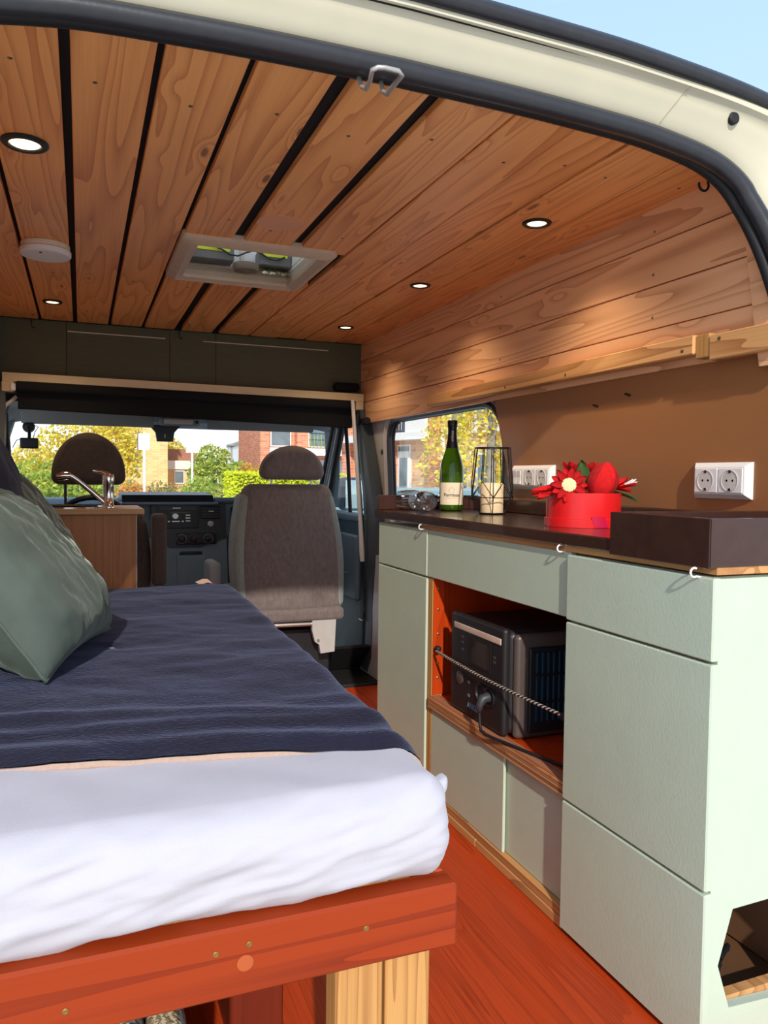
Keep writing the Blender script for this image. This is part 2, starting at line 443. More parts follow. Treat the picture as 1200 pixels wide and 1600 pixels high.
for i in range(len(gaps) - 1):
    x0 = gaps[i][0] + gaps[i][1] / 2; x1 = gaps[i + 1][0] - gaps[i + 1][1] / 2
    zo = [.0, .001, 0, .001, 0, -.001, .0, -.001, .0015, -.001, 0][i]
    segs = [(1.285, 3.845)]
    if 4 <= i <= 6: segs = [(1.285, VY0 + .035), (VY1 - .035, 3.845)]
    for sgi, (y0, y1) in enumerate(segs):
        p = MB().box(x0, x1, y0, y1, ZC + zo, ZC + .019, .0022).build('plank', M_ceil, ceiling, smooth=0)
        xm = (x0 + x1) / 2
        if i >= 1:
            ys = [1.50, 2.98, 3.6] if len(segs) == 1 else ([1.50, 2.18] if sgi == 0 else [2.98, 3.6])
            for y in ys: screw_at(p, (xm + random.uniform(-.03, .03), y + random.uniform(-.04, .04), ZC + zo))
        if i == 5 and sgi == 0:
            MB().lathe([(.064, .001), (.064, -.0006), (0, -.0006)], (.516, 2.115, ZC + zo), n=36).build('sanded_patch', mat('pale_patch', srgb(240, 176, 134), .5, var=.06), p)
        if i == 1 and sgi == 0: pass

# right-hand side wall: painted body skin with the window opening, pine boards, plywood panel
wall_r = troot('wall_right', 'right side wall of the van', (1.40, 2.5, 0))
def rrect(y0, y1, z0, z1, r, n=6):
    out = []
    for (cy, cz, a0) in ((y1 - r[0], z1 - r[0], 0), (y0 + r[1], z1 - r[1], 90), (y0 + r[2], z0 + r[2], 180), (y1 - r[3], z0 + r[3], 270)):
        rr = r[(0, 90, 180, 270).index(a0)]
        for i in range(n + 1):
            a = math.radians(a0 + 90 * i / n); out.append((cy + rr * math.cos(a), cz + rr * math.sin(a)))
    return out
WIN = rrect(2.42, 3.555, .80, 1.285, (.11, .17, .10, .10))       # y,z outline at x = 1.42 (far corner first)
# push the near upright so that it leans as the photograph shows
WIN = [(y + (-.055 * (1 - (z - .8) / .485) if y > 3.2 else (-.02 * (1.285 - z) if y < 2.7 else 0)), z) for (y, z) in WIN]
def frame_panel(mb, x, outer, hole):
    """flat ring between an outer y,z rectangle and a hole, walked by angle"""
    cy = sum(p[0] for p in hole) / len(hole); cz = sum(p[1] for p in hole) / len(hole)
    y0, y1, z0, z1 = outer; vs = []
    for (y, z) in hole:
        dy, dz = y - cy, z - cz
        tt = min([((y1 if dy > 0 else y0) - cy) / dy if abs(dy) > 1e-6 else 1e9, ((z1 if dz > 0 else z0) - cz) / dz if abs(dz) > 1e-6 else 1e9])
        vs.append((x, cy + dy * tt, cz + dz * tt))
    n = len(hole); V = [(x, y, z) for (y, z) in hole] + vs
    mb.add(V, [(i, (i + 1) % n, n + (i + 1) % n, n + i) for i in range(n)])
    corners = [(y1, z1), (y0, z1), (y0, z0), (y1, z0)]
    for (yc, zc) in corners:                                       # fill the corner wedges
        best = None
        for i in range(n):
            a, c = vs[i], vs[(i + 1) % n]
            if abs(a[1] - c[1]) > 1e-6 and abs(a[2] - c[2]) > 1e-6 and (abs(a[1] - yc) < 1e-4 or abs(a[2] - zc) < 1e-4) and (abs(c[1] - yc) < 1e-4 or abs(c[2] - zc) < 1e-4):
                mb.add([a, c, (x, yc, zc)], [(0, 1, 2)])
b = MB()
frame_panel(b, 1.415, (2.2, 3.80, .0, 1.36), WIN)
n = len(WIN)
cyw = sum(p[0] for p in WIN) / n; czw = sum(p[1] for p in WIN) / n
big = [(cyw + (y - cyw) * 1.05, czw + (z - czw) * 1.09) for (y, z) in WIN]
b.add([(1.400, y, z) for (y, z) in big] + [(1.43, y, z) for (y, z) in WIN], [(i, (i + 1) % n, n + (i + 1) % n, n + i) for i in range(n)])
b.build('inner_skin', M_white_body, wall_r, recalc=False)
b = MB(); frame_panel(b, 1.455, (1.10, 3.83, -.25, 1.50), [(cyw + (y - cyw) * 1.10, czw + (z - czw) * 1.16) for (y, z) in WIN]); b.build('outer_skin', M_cream, wall_r, smooth=0, recalc=False)
MB().box(1.390, 1.452, 1.05, 2.21, 0, .884).build('wheel_arch_side', M_white_body, wall_r, smooth=0)
MB().box(1.402, 1.414, 1.05, 2.27, .86, 1.30).build('insulation', M_dark, wall_r, smooth=0)
# white step below the pillar
MB().prism([(3.30, .0), (3.72, .0), (3.56, .20), (3.50, .62), (3.30, .62)], 'X', 1.34, 1.414).build('pillar_base', M_white_body, wall_r, smooth=0)
for zz, yy in ((1.13, 3.62), (.975, 3.555)):
    MB().lathe([(.012, .0), (.012, -.004), (.006, -.006), (0, -.006)], (1.414, yy, zz), axis='X', n=12).build('rivet', M_trimg, wall_r)
zs = [1.280, 1.392, 1.502, 1.612, 1.706]
wood_end = [1.262, 1.285, 1.30, 1.312]
for i in range(4):
    p = MB().box(1.381, 1.397, wood_end[i] - .06, 3.86, zs[i] + .0015, zs[i + 1] - .0015, .002).build('plank', M_wallp, wall_r, smooth=0)
    for y in (1.62, 2.4): screw_at(p, (1.381, y, zs[i] + .03), '-X', .004)
MB().box(1.398, 1.41, 1.2, 3.86, 1.285, 1.73).build('backing_board', M_dark, wall_r, smooth=0)
pl = MB().prism([(1.12, .884), (2.29, .884), (2.36, 1.05), (2.40, 1.15), (2.455, 1.295), (1.205, 1.295)], 'X', 1.390, 1.401).build('plywood_panel', M_panel, wall_r, smooth=0)
for (y, z) in ((1.86, 1.213), (1.72, 1.232)):
    b = MB()
    for k in range(3): b.box(1.3888, 1.3902, y - .012 + k * .007, y - .004 + k * .009, z - .004 + k * .003, z + .003 + k * .002)
    b.build('scuff_mark', mat('dark_scuff', srgb(50, 34, 26), .7), pl, smooth=0)
po = MB().prism([(1.19, 1.25), (1.262, 1.25), (1.305, 1.50), (1.335, 1.70), (1.278, 1.70), (1.240, 1.50)], 'X', 1.366, 1.381).build('end_post', M_wallp, wall_r, smooth=0)
for (y, z, m_) in ((1.270, 1.575, M_top), (1.267, 1.545, M_screw)):
    MB().lathe([(.007, 0), (.007, -.003), (0, -.003)], (1.366, y, z), axis='X', n=12).build('screw', m_, po)
r1 = MB().box(1.345, 1.381, 1.435, 2.94, 1.299, 1.345, .003).build('rail_batten', M_rail, wall_r, smooth=0)
for y in (1.47, 1.95, 2.3): screw_at(r1, (1.345, y, 1.312), '-X', .005)
MB().box(1.352, 1.381, 1.392, 1.4345, 1.288, 1.343, .002).build('rail_block', M_post, wall_r, smooth=0)
r2 = MB().box(1.350, 1.381, 1.212, 1.391, 1.279, 1.337, .003).build('rail_batten', M_rail, wall_r, smooth=0)
screw_at(r2, (1.35, 1.36, 1.325), '-X', .005)

# window in the right wall
w1 = troot('window_1', 'side window with rounded corners and black rubber seal', (1.43, 2.99, .80))
MB().tube([(1.424, y, z) for (y, z) in WIN], .017, 8, closed=True).build('rubber_seal', M_rubber, w1)
small = [(cyw + (y - cyw) * .985, czw + (z - czw) * .97) for (y, z) in WIN]
MB().tube([(1.438, y, z) for (y, z) in small], .010, 8, closed=True).build('inner_seal', M_rubber2, w1)
MB().add([(1.442, y, z) for (y, z) in WIN], [tuple(range(n))]).build('pane', M_glass, w1, smooth=0)

# left wall, mostly out of view
wall_l = troot('wall_left', 'left side wall of the van', (-.34, 2.5, 0))
MB().box(-.40, -.345, 1.20, 3.80, 0, 1.36).build('panel', M_white_body, wall_l, smooth=0)
for i in range(4): MB().box(-.36, -.342, 1.25, 3.80, zs[i] + .0015, zs[i + 1] - .0015, .002).build('plank', M_wallp, wall_l, smooth=0)
MB().box(-.40, -.361, 1.20, 3.86, 1.36, 1.74).build('backing_board', M_dark, wall_l, smooth=0)

# board above the cab
wall_f = troot('wall_front', 'dark olive board between ceiling and driver cab', (CX, 3.87, 1.36))
for (x0, x1) in ((-.345, -.062), (-.060, .40), (.402, .62), (.622, 1.382)):
    MB().box(x0, x1, 3.862, 3.874, 1.36, 1.70, .001).build('panel', M_olive, wall_f, smooth=0)
for (x0, x1) in ((-.055, .38), (.56, 1.2)):
    MB().box(x0, x1, 3.858, 3.864, 1.655, 1.659).build('edge_strip', M_offwhite, wall_f, smooth=0)
MB().box(-.36, 1.40, 3.875, 3.90, 1.33, 1.75).build('backing', M_dark, wall_f, smooth=0)
MB().rbox((1.22, 3.80, 1.447), (1.36, 3.86, 1.492), .02, (3, 3, 3)).build('black_pouch', mat('black_cloth', srgb(16, 16, 17), .95, bmp=.4), wall_f)

# ------------------------------------------------------------------ rear door opening: seals, painted header
half_in = [(.52, 1.700), (.74, 1.697), (.90, 1.692), (1.029, 1.685), (1.123, 1.672), (1.187, 1.659), (1.235, 1.641), (1.275, 1.612), (1.309, 1.564), (1.332, 1.520), (1.352, 1.465), (1.370, 1.39), (1.390, 1.28), (1.404, 1.15), (1.415, .8), (1.42, .3), (1.42, -.2)]
half_out = [(.52, 1.798), (.756, 1.796), (.929, 1.793), (1.08, 1.784), (1.21, 1.773), (1.318, 1.758), (1.415, 1.737), (1.48, 1.704), (1.528, 1.648), (1.566, 1.588), (1.593, 1.508), (1.60, 1.40), (1.603, 1.3), (1.606, 1.15), (1.61, .8), (1.615, .3), (1.615, -.2)]
def dens(h, m=4):
    out = []
    for i in range(len(h) - 1):
        p0 = h[max(i - 1, 0)]; p1 = h[i]; p2 = h[i + 1]; p3 = h[min(i + 2, len(h) - 1)]
        for k in range(m):
            t = k / m
            out.append(tuple(.5 * ((2 * p1[a]) + (-p0[a] + p2[a]) * t + (2 * p0[a] - 5 * p1[a] + 4 * p2[a] - p3[a]) * t * t + (-p0[a] + 3 * p1[a] - 3 * p2[a] + p3[a]) * t ** 3) for a in (0, 1)))
    out.append(h[-1]); return out
hi_, ho_ = dens(half_in), dens(half_out)
full_in = [(2 * CX - x, z) for (x, z) in reversed(hi_)][:-1] + hi_
full_out = [(2 * CX - x, z) for (x, z) in reversed(ho_)][:-1] + ho_
tr1 = troot('trim_1', 'cream painted frame of the open rear doorway', (CX, 1.2, -.2))
def lean(z): return .0 if z > 1.69 else -.22 * (1.69 - max(z, .3))
b = MB(); m = len(full_in); nc = 9
def hp(u, v):
    i = min(int(round(u * (m - 1))), m - 1); (xi, zi), (xo, zo) = full_in[i], full_out[i]
    dx, dz = xo - xi, zo - zi; L = math.hypot(dx, dz); ux, uz = dx / L, dz / L
    prof = [(1.292, .05), (1.266, .16), (1.252, .28), (1.243, .42), (1.234, .56), (1.226, .68), (1.224, .74), (1.216, .80), (1.206, .84), (1.204, 1.0)]
    y, f = prof[int(round(v * (len(prof) - 1)))]
    f *= L
    return (xi + ux * f, y + lean(zi), zi + uz * f)
b.grid(hp, m - 1, 9); b.build('header_panel', M_cream, tr1, smooth=50, recalc=False)
MB().tube([(x, 1.258 + lean(z), z + .004 if z > 1.6 else z) for (x, z) in full_in], .019, 10).build('inner_door_seal', M_rubber, tr1, smooth=80)
def lipx(x):
    q = min(1, max(0, (abs(x - CX) - .5) / .3)); return x - math.copysign(.013 * q * q * (3 - 2 * q), x - CX)
MB().tube([(lipx(x), 1.285 + lean(z), z + .002) for (x, z) in full_in if z > 1.36], .013, 8).build('inner_seal_lip', M_rubber2, tr1, smooth=80)
MB().tube([(x, 1.203 + lean(z), z + .008) for (x, z) in full_out], .0165, 10).build('outer_door_seal', M_rubber, tr1, smooth=80)
MB().tube([(x, 1.214 + lean(z), z - .010) for (x, z) in full_out], .009, 8).build('outer_seal_lip', M_rubber2, tr1, smooth=80)
ip = min(range(m), key=lambda i: abs(full_in[i][0] - 1.15)) / (m - 1)
MB().lathe([(.0, -.004), (.010, -.004), (.0125, -.002), (.0125, .006)], Vector(hp(ip, 5 / 9)) + Vector((0, -.001, 0)), n=20, axis='Y').build('drain_plug', M_rubber2, tr1)
iw = min(range(m), key=lambda i: abs(full_in[i][0] - 1.055)) / (m - 1)
MB().tube([Vector(hp(iw, v / 9)) + Vector((0, -.0006, -.0003)) for v in range(2, 9)], .0008, 5).build('weld_seam', mat('seam_line', srgb(170, 160, 135), .6), tr1)
# outer roof skin
b = MB()
ro = [(x, z) for (x, z) in full_out if z > 1.42]
def roofp(u, v):
    x, z = ro[int(round(u * (len(ro) - 1)))]; k = min(1, v * 8)
    return (x, 1.205 + v * 2.82, z + .015)
b.grid(roofp, len(ro) - 1, 16)
# leave the hatch opening of the roof vent free
keep = []
for f in b.f:
    c = sum((b.v[i] for i in f), Vector()) / len(f)
    keep.append(not (.30 < c.x < .74 and 2.2 < c.y < 2.9 and c.z > 1.6))
b.f = [f for f, k_ in zip(b.f, keep) if k_]; b.mi = b.mi[:len(b.f)]
b.build('roof_skin', M_cream, tr1, smooth=60, recalc=False)
# door catch loop in the middle of the header
lt = thing('door_catch', 'bent steel wire door catch under the black header seal', 'catch', (.46, 1.24, 1.645))
MB().tube([(.450, 1.283, 1.690), (.4525, 1.276, 1.672), (.4577, 1.268, 1.6651), (.4530, 1.235, 1.662), (.4454, 1.203, 1.6594 + .004), (.4532, 1.199, 1.667), (.4644, 1.198, 1.6682), (.4893, 1.198, 1.6681), (.4962, 1.200, 1.6633), (.4950, 1.235, 1.662), (.4967, 1.268, 1.6638), (.4925, 1.276, 1.671), (.491, 1.283, 1.690)], .0042, 8).build('wire_loop', mat('dull_steel', srgb(190, 186, 180), .4, metal=.6), lt, smooth=80)

# ------------------------------------------------------------------ ceiling fittings
M_lens = emit('lamp_lens', (1, .72, .36, 1), 3.2)
lamps = [(-.107, 1.826, .047, 'ceiling spotlight in black ring nearest the left rear corner, above the bed'),
         (-.105, 3.432, .038, 'small ceiling spotlight at the far left, beyond the smoke detector'),
         (1.160, 1.830, .040, 'nearest of the three ceiling spotlights above the kitchen worktop'),
         (1.148, 2.579, .038, 'middle ceiling spotlight of the row above the kitchen worktop'),
         (1.151, 3.432, .038, 'farthest ceiling spotlight of the row above the worktop, by the cab')]
for (x, y, r, lab) in lamps:
    t_ = thing('ceiling_spotlight', lab, 'light', (x, y, ZC), 'recessed ceiling spotlights')
    MB().lathe([(r, .004), (r, -.003), (r * .93, -.006), (r * .70, -.006), (r * .64, -.001), (r * .62, .004)], (x, y, ZC), n=32, cap=False).build('ring', M_blackpl, t_)
    MB().lathe([(r * .66, -.0005), (r * .62, -.003), (r * .3, -.0042), (0, -.0045)], (x, y, ZC), n=28).build('lens', M_lens, t_)
    ld = bpy.data.lights.new('spotlight_light', 'SPOT'); ld.energy = LAMP_W; ld.color = (1, .78, .52); ld.spot_size = 2.2; ld.spot_blend = .8; ld.shadow_soft_size = .03
    lo = bpy.data.objects.new('spotlight_light', ld); COL.objects.link(lo); lo.parent = t_; lo.location = (0, 0, -.012)
sd = thing('smoke_detector', 'round white smoke detector on the ceiling boards', 'detector', (-.098, 2.604, ZC))
MB().lathe([(.070, .0), (.070, -.014), (.066, -.016)], (-.098, 2.604, ZC), n=40, cap=False).build('base', M_offwhite, sd)
MB().lathe([(.066, -.015), (.0735, -.018), (.0735, -.030), (.069, -.034), (0, -.035)], (-.098, 2.604, ZC), n=40).build('cover', M_whitepl, sd)
MB().lathe([(.004, -.034), (.004, -.036), (0, -.036)], (-.11, 2.56, ZC), n=10).build('indicator', M_blackpl, sd)

rv = thing('roof_vent', 'square cream roof vent with clear pane in the plank ceiling', 'vent', (CX, 2.55, ZC))
def ring_rect(mb, levels):
    """levels: (inset, z) - nested rectangles joined into a moulded frame"""
    vs = []
    for (ins, z, rr) in levels:
        for (px, py, a0) in ((VX1 - ins - rr, VY1 - ins - rr, 0), (VX0 + ins + rr, VY1 - ins - rr, 90), (VX0 + ins + rr, VY0 + ins + rr, 180), (VX1 - ins - rr, VY0 + ins + rr, 270)):
            for q in range(5):
                a = math.radians(a0 + 90 * q / 4); vs.append((px + rr * math.cos(a), py + rr * math.sin(a), z))
    k = 20; fs = []
    for i in range(len(levels) - 1):
        for j in range(k): fs.append((i * k + j, i * k + (j + 1) % k, (i + 1) * k + (j + 1) % k, (i + 1) * k + j))
    mb.add(vs, fs)
b = MB(); ring_rect(b, [(0, ZC + .012, .02), (0, ZC - .010, .02), (.006, ZC - .016, .02), (.028, ZC - .024, .018), (.034, ZC - .020, .016), (.052, ZC - .016, .012), (.058, ZC - .004, .01), (.060, ZC + .035, .01)])
b.build('frame', mat('vent_frame_plastic', srgb(206, 186, 162), .45, var=.06, bmp=.1), rv)
b = MB(); ring_rect(b, [(.060, ZC + .02, .01), (.055, ZC + .16, .01)])
b.build('shaft', M_whitepl, rv)
MB().box(VX0 + .056, VX1 - .056, VY0 + .056, VY1 - .056, ZC - .008, ZC - .005).build('pane', M_glass, rv, smooth=0)
md, td_, bd = _base('translucent_dome'); bd.inputs['Base Color'].default_value = srgb(245, 242, 232); bd.inputs['Roughness'].default_value = .5
tl_ = N(td_, 'ShaderNodeBsdfTranslucent'); tl_.inputs[0].default_value = (1, 1, .96, 1); mx_ = N(td_, 'ShaderNodeMixShader'); mx_.inputs[0].default_value = .95
td_.links.new(bd.outputs[0], mx_.inputs[1]); td_.links.new(tl_.outputs[0], mx_.inputs[2]); td_.links.new(mx_.outputs[0], td_.nodes['Material Output'].inputs[0])
MB().grid(lambda u, v: (VX0 - .01 + u * (VX1 - VX0 + .02), VY0 - .01 + v * (VY1 - VY0 + .02), ZC + .13 + .07 * (1 - (2 * u - 1) ** 4) * (1 - (2 * v - 1) ** 4)), 12, 12).build('dome', md, rv, smooth=60)
M_ylabel = mat('yellow_label', srgb(232, 236, 40), .5); M_gbox = mat('grey_unit', srgb(120, 116, 112), .5)
for (x0, x1) in ((.345, .490), (.575, .69)):
    g = MB().box(x0, x1, 2.66, 2.725, ZC + .030, ZC + .082, .004).build('control_box', M_gbox, rv, smooth=0)
    MB().box(x0 + .015, x1 - .015, 2.657, 2.6605, ZC + .060, ZC + .080).build('sticker', M_ylabel, g, smooth=0)
MB().box(.522, .534, 2.715, 2.735, ZC + .03, ZC + .13, .002).build('rib', M_offwhite, rv, smooth=0)
MB().box(.34, .69, 2.715, 2.735, ZC + .020, ZC + .026, .002).build('rib', M_offwhite, rv, smooth=0)
MB().tube([(.42 + .027 * k, 2.65, ZC + .072 - .026 * math.sin(k * .62) ** 2) for k in range(10)], .003, 6).build('cable', M_blackpl, rv)
MB().lathe([(.045, .026), (.045, .012), (.04, .004), (.012, .002), (.01, -.002), (0, -.002)], (.53, 2.665, ZC), n=28).build('knob', mat('knob_plastic', srgb(150, 132, 112), .4), rv)
b = MB(); b.grid(lambda u, v: (.585 + u * .10, 2.66 + v * .06, ZC + .004 + .028 * v + .012 * fbm((u * 9, v * 9, 1))), 14, 14)
b.build('crumpled_foil', mat('gold_foil', srgb(206, 194, 150), .3, metal=.7), rv, smooth=0)

hk = thing('black_screw_hook', 'black open screw hook under the ceiling by the right rear corner', 'hook', (1.325, 1.40, ZC))
MB().tube([(1.338, 1.395, ZC + .004), (1.338, 1.395, ZC - .012)] + [(1.325 + .014 * math.cos(a), 1.395, ZC - .024 + .014 * math.sin(a)) for a in [math.radians(q) for q in range(30, -201, -20)]] , .0028, 8).build('hook_wire', M_rubber2, hk, smooth=80)
for (x, y, lab) in ((-.205, 3.846, 'small dark hook hanging under the ceiling at the far left edge'), (.445, 3.85, 'small dark hook hanging at the front end of the ceiling, middle')):
    h = thing('small_hook', lab, 'hook', (x, y, ZC), 'small hooks at the front ceiling edge')
    MB().tube([(x, y, ZC + .002), (x, y, ZC - .03), (x + .006, y, ZC - .042), (x + .014, y, ZC - .036)], .0028, 6).build('hook_wire', M_rubber2, h, smooth=80)

# ------------------------------------------------------------------ bed
def xr(y): return .459 + .05 * (y - .9) / 1.9                     # right-hand edge of the mattress
M_brass = mat('dull_brass', srgb(150, 112, 60), .45, metal=.7)
bed = thing('bed_frame', 'red stained timber bed frame on pale posts', 'bed', (.06, 1.9, 0))
eb = MB().box(-.335, .466, .895, .935, .374, .460, .004).build('end_board', M_red, bed, smooth=0)
for (x, z) in ((.335, .425), (-.02, .405), (.185, .437), (.145, .433)):
    b = MB(); b.lathe([(.0038, .001), (.0038, -.0006), (.0024, -.0012), (0, -.0006)], (x, .895, z), axis='Y', n=10); b.build('screw', M_brass, eb)
MB().lathe([(.010, .0008), (.010, -.0006), (0, -.0006)], (.18, .895, .415), axis='Y', n=18).build('wood_plug', mat('orange_plug', srgb(176, 82, 34), .5), eb)
MB().box(.430, .466, .937, 2.82, .374, .458, .004).build('side_rail', M_redy, bed, smooth=0)
MB().box(-.335, -.30, .937, 2.82, .374, .458, .004).build('side_rail', M_redy, bed, smooth=0)
MB().box(.402, .4285, .937, 2.80, .395, .440, .003).build('bearer', M_batten, bed, smooth=0)
for i in range(13):
    y = .98 + i * .145
    MB().box(-.298, .400, y, y + .085, .425, .444, .002).build('slat', M_batten, bed, smooth=0)
for (x0, x1) in ((.309, .376), (.380, .446)):
    MB().box(x0, x1, .938, .983, 0.0, .374, .003).build('leg', M_post, bed, smooth=0)
for (x0, y0) in ((-.33, .938), (-.33, 2.70), (.38, 2.70)):
    MB().box(x0, x0 + .067, y0, y0 + .045, 0.0, .374, .003).build('leg', M_post, bed, smooth=0)

M_sheet = mat('white_cotton_sheet', srgb(188, 184, 191), .85, var=.015, scale=30, bmp=.25, bscale=700, sheen=.15)
def sheet_warp(p):
    p = Vector(p)
    fx = (p.x + .33) / (.459 + .33)
    p.x += fx * (xr(p.y) - .459)
    fr = max(0, 1 - (p.y - .93) / .16)                              # wrinkles gather on the front face
    top = max(0, (p.z - .56) / .04)
    p.y += -.010 * fr * fbm((p.x * 2.2, 0, p.z * 9)) - .010 * fr * (.5 - abs(fbm((p.x * 2.4 + p.z * 5, 3, p.z * 24 - p.x * 5)))) - .007 * fr * (.5 - abs(fbm((p.x * 6 - p.z * 9, 8, p.z * 14 + p.x * 3))))
    p.y -= fr * .014 * math.sin((p.z - .46) / .14 * PI)
    lowl = max(0, (.30 - p.x)) * fr * max(0, (.50 - p.z) / .05)
    p.z -= .008 * lowl
    p.z += .006 * fbm((p.x * 3, p.y * 3, 2)) * min(1, top) + .007 * (.4 - abs(fbm((p.x * 5 + p.y * 4, p.y * 7, 5)))) * min(1, top)
    if p.z < .47 and p.y < 1.0: p.z += .006 * fbm((p.x * 6, 0, 0))
    p.x += .006 * fbm((3, p.y * 5, p.z * 14)) * max(0, (fx - .9) * 10)
    return p
mt = MB().rbox((-.33, .916, .4595), (.459, 2.80, .596), .030, (90, 70, 16), 4, sheet_warp).build('mattress', M_sheet, smooth=180)
tag(mt, 'thick mattress under a white fitted sheet on the red bed frame', 'mattress')
MB().rbox((.446, .925, .565), (.473, .955, .590), .011, (2, 2, 2), 3, lambda p: (p.x, p.y + .4 * (p.x - .44), p.z + .006 * math.sin(p.x * 120))).build('sheet_corner_fold', M_sheet, mt, smooth=180)

M_blanket = mat('navy_velvet_blanket', srgb(13, 15, 40), .8, var=.40, scale=9, bmp=.6, bscale=160, sheen=.16, sheen_col=(.5, .58, 1, 1), stretch=(.7, 1.4, 1), dist=.004)
M_beige = mat('beige_blanket_lining', srgb(186, 156, 138), .95, var=.1, scale=200, bmp=.5, bscale=400)
def blanket_pt(u, v, lift=0.0):
    # u across (left wall -> right edge -> down the side), v along the van
    x_g = -.33 + u * .80
    y0 = 1.135 - .20 * (min(x_g, .45) + .105) + .008 * math.sin(x_g * 14)
    y = y0 + v * (2.845 - y0)
    xe = xr(y) + .014; r = .045; top_len = xe - r + .33
    L = u * (top_len + r * PI / 2 + .10)
    if L < top_len: x = -.33 + L; z = 0
    elif L < top_len + r * PI / 2:
        a = (L - top_len) / r; x = xe - r + r * math.sin(a); z = -r * (1 - math.cos(a))
    else: x = xe; z = -r - (L - top_len - r * PI / 2)
    w = .009 * fbm((x * 2.6 + .6 * y, y * 3.4, 0), o=4) + .005 * (.4 - abs(fbm((x * 5 + 3, y * 9 + x * 3, 4)))) * (.6 + fbm((x * 3, y * 3, 7)))
    fold = math.exp(-((y - y0 - .045) / .03) ** 2) * .006 + math.exp(-((y - y0 - .125 - .03 * x) / .022) ** 2) * .010 * (.6 + .6 * fbm((x * 5, 1, 1))) + math.exp(-((y - y0 - .20 + .08 * x) / .025) ** 2) * .007
    zz = .607 + w * (1 if z > -.02 else .4) + (fold if z > -.03 else fold * .2) + z + lift
    if v < .03: zz -= .006 * (1 - v / .03)
    if z < -.03: x += .008 * fbm((2, y * 7, z * 4))
    if y > 2.78: zz -= ((y - 2.78) / .065) ** 2 * .05
    return Vector((x, y, zz))
b = MB(); b.grid(lambda u, v: blanket_pt(u, v), 90, 150)
bl = b.build('blanket', M_blanket, smooth=180, recalc=False)
tag(bl, 'navy blue velvet blanket spread over the white mattress', 'blanket')
b = MB(); b.grid(lambda u, v: blanket_pt(u, 0) + Vector((0, -.0015 - .006 * (1 - abs(2 * v - 1)), -.002 - .012 * v)), 90, 4)
b.build('beige_hem', M_beige, bl, smooth=180, recalc=False)
b = MB(); b.grid(lambda u, v: (.395 + .045 * u - .012 * v, 2.795 + .045 * v, .615 + .008 * v * (.4 + u) - .01 * abs(u - .6)), 5, 4)
b.build('turned_corner', M_beige, bl, smooth=60)

M_gvel = mat('green_velvet', srgb(80, 92, 84), .8, var=.28, scale=7, bmp=.3, bscale=300, sheen=.2, sheen_col=(.75, .9, .85, 1))
M_gvel2 = mat('dark_green_velvet', srgb(66, 72, 62), .8, var=.22, scale=7, bmp=.3, bscale=300, sheen=.6, sheen_col=(.7, .8, .7, 1))
M_navy = mat('navy_ribbed_cushion', srgb(18, 20, 36), .85, var=.2, scale=20, bmp=.5, bscale=60, sheen=.12, stretch=(1, 1, .15), sheen_col=(.5, .55, .8, 1))
def pillow(name, mat_, lab, cat, org, e1, e2, w, h, t, seed, wr=.012, seam=True):
    """org: middle of the bottom edge; e1 along the width, e2 up the face"""
    e1 = Vector(e1).normalized(); e2 = Vector(e2).normalized(); e3 = e1.cross(e2).normalized(); org = Vector(org)
    def pt(u, v, s):
        a, c = 2 * u - 1, 2 * v - 1
        th = t / 2 * max(0, (1 - abs(a) ** 3.2)) ** .55 * max(0, (1 - abs(c) ** 3.2)) ** .55
        px = a * w / 2 * (1 - .07 * (1 - c * c) * abs(a)); py = h / 2 + c * h / 2 * (1 - .07 * (1 - a * a) * abs(c))
        n_ = wr * fbm((a * 1.7 + seed, c * 1.7, s * 2 + seed), o=4) + wr * .6 * (1 - abs(fbm((a * 3.3 + seed, c * 2.2 + a * 2, s))) * 2) * min(1, th / (t * .3))
        sag = -.05 * max(0, -c) * th / t
        return org + e1 * px + e2 * (py + sag) + e3 * (s * th + n_ * (s if th > .01 else .3))
    b = MB(); N_ = 44
    b.grid(lambda u, v: pt(u, v, 1), N_, N_); b.grid(lambda u, v: pt(1 - u, v, -1), N_, N_)
    import bmesh
    ob = b.build(name, mat_, smooth=180, recalc=False)
    tag(ob, lab, cat, 'cushions along the left wall')
    if seam:
        rim = [pt(i / 40, 0, 0) for i in range(40)] + [pt(1, i / 40, 0) for i in range(40)] + [pt(1 - i / 40, 1, 0) for i in range(40)] + [pt(0, 1 - i / 40, 0) for i in range(40)]
        MB().tube(rim, .004, 6, closed=True).build('piping', mat_, ob, smooth=180)
    return ob
pillow('velvet_cushion', M_gvel, 'grey-green velvet cushion nearest the camera, leaning on the left wall', 'cushion', (.0, 1.77, .618), (.26, 1, 0), (-.62, .16, .77), .50, .44, .20, 1.3, .012)
pillow('velvet_cushion', M_gvel2, 'darker green velvet cushion leaning behind the nearest cushion', 'cushion', (.01, 2.27, .620), (.12, 1, 0), (-.52, .06, .84), .46, .46, .13, 5.1, .012)
pillow('ribbed_cushion', M_navy, 'dark navy ribbed cushion against the left wall, behind the green ones', 'cushion', (-.165, 2.22, .625), (.0, 1, 0), (-.20, .0, .95), .62, .53, .17, 9.7, .008, False)

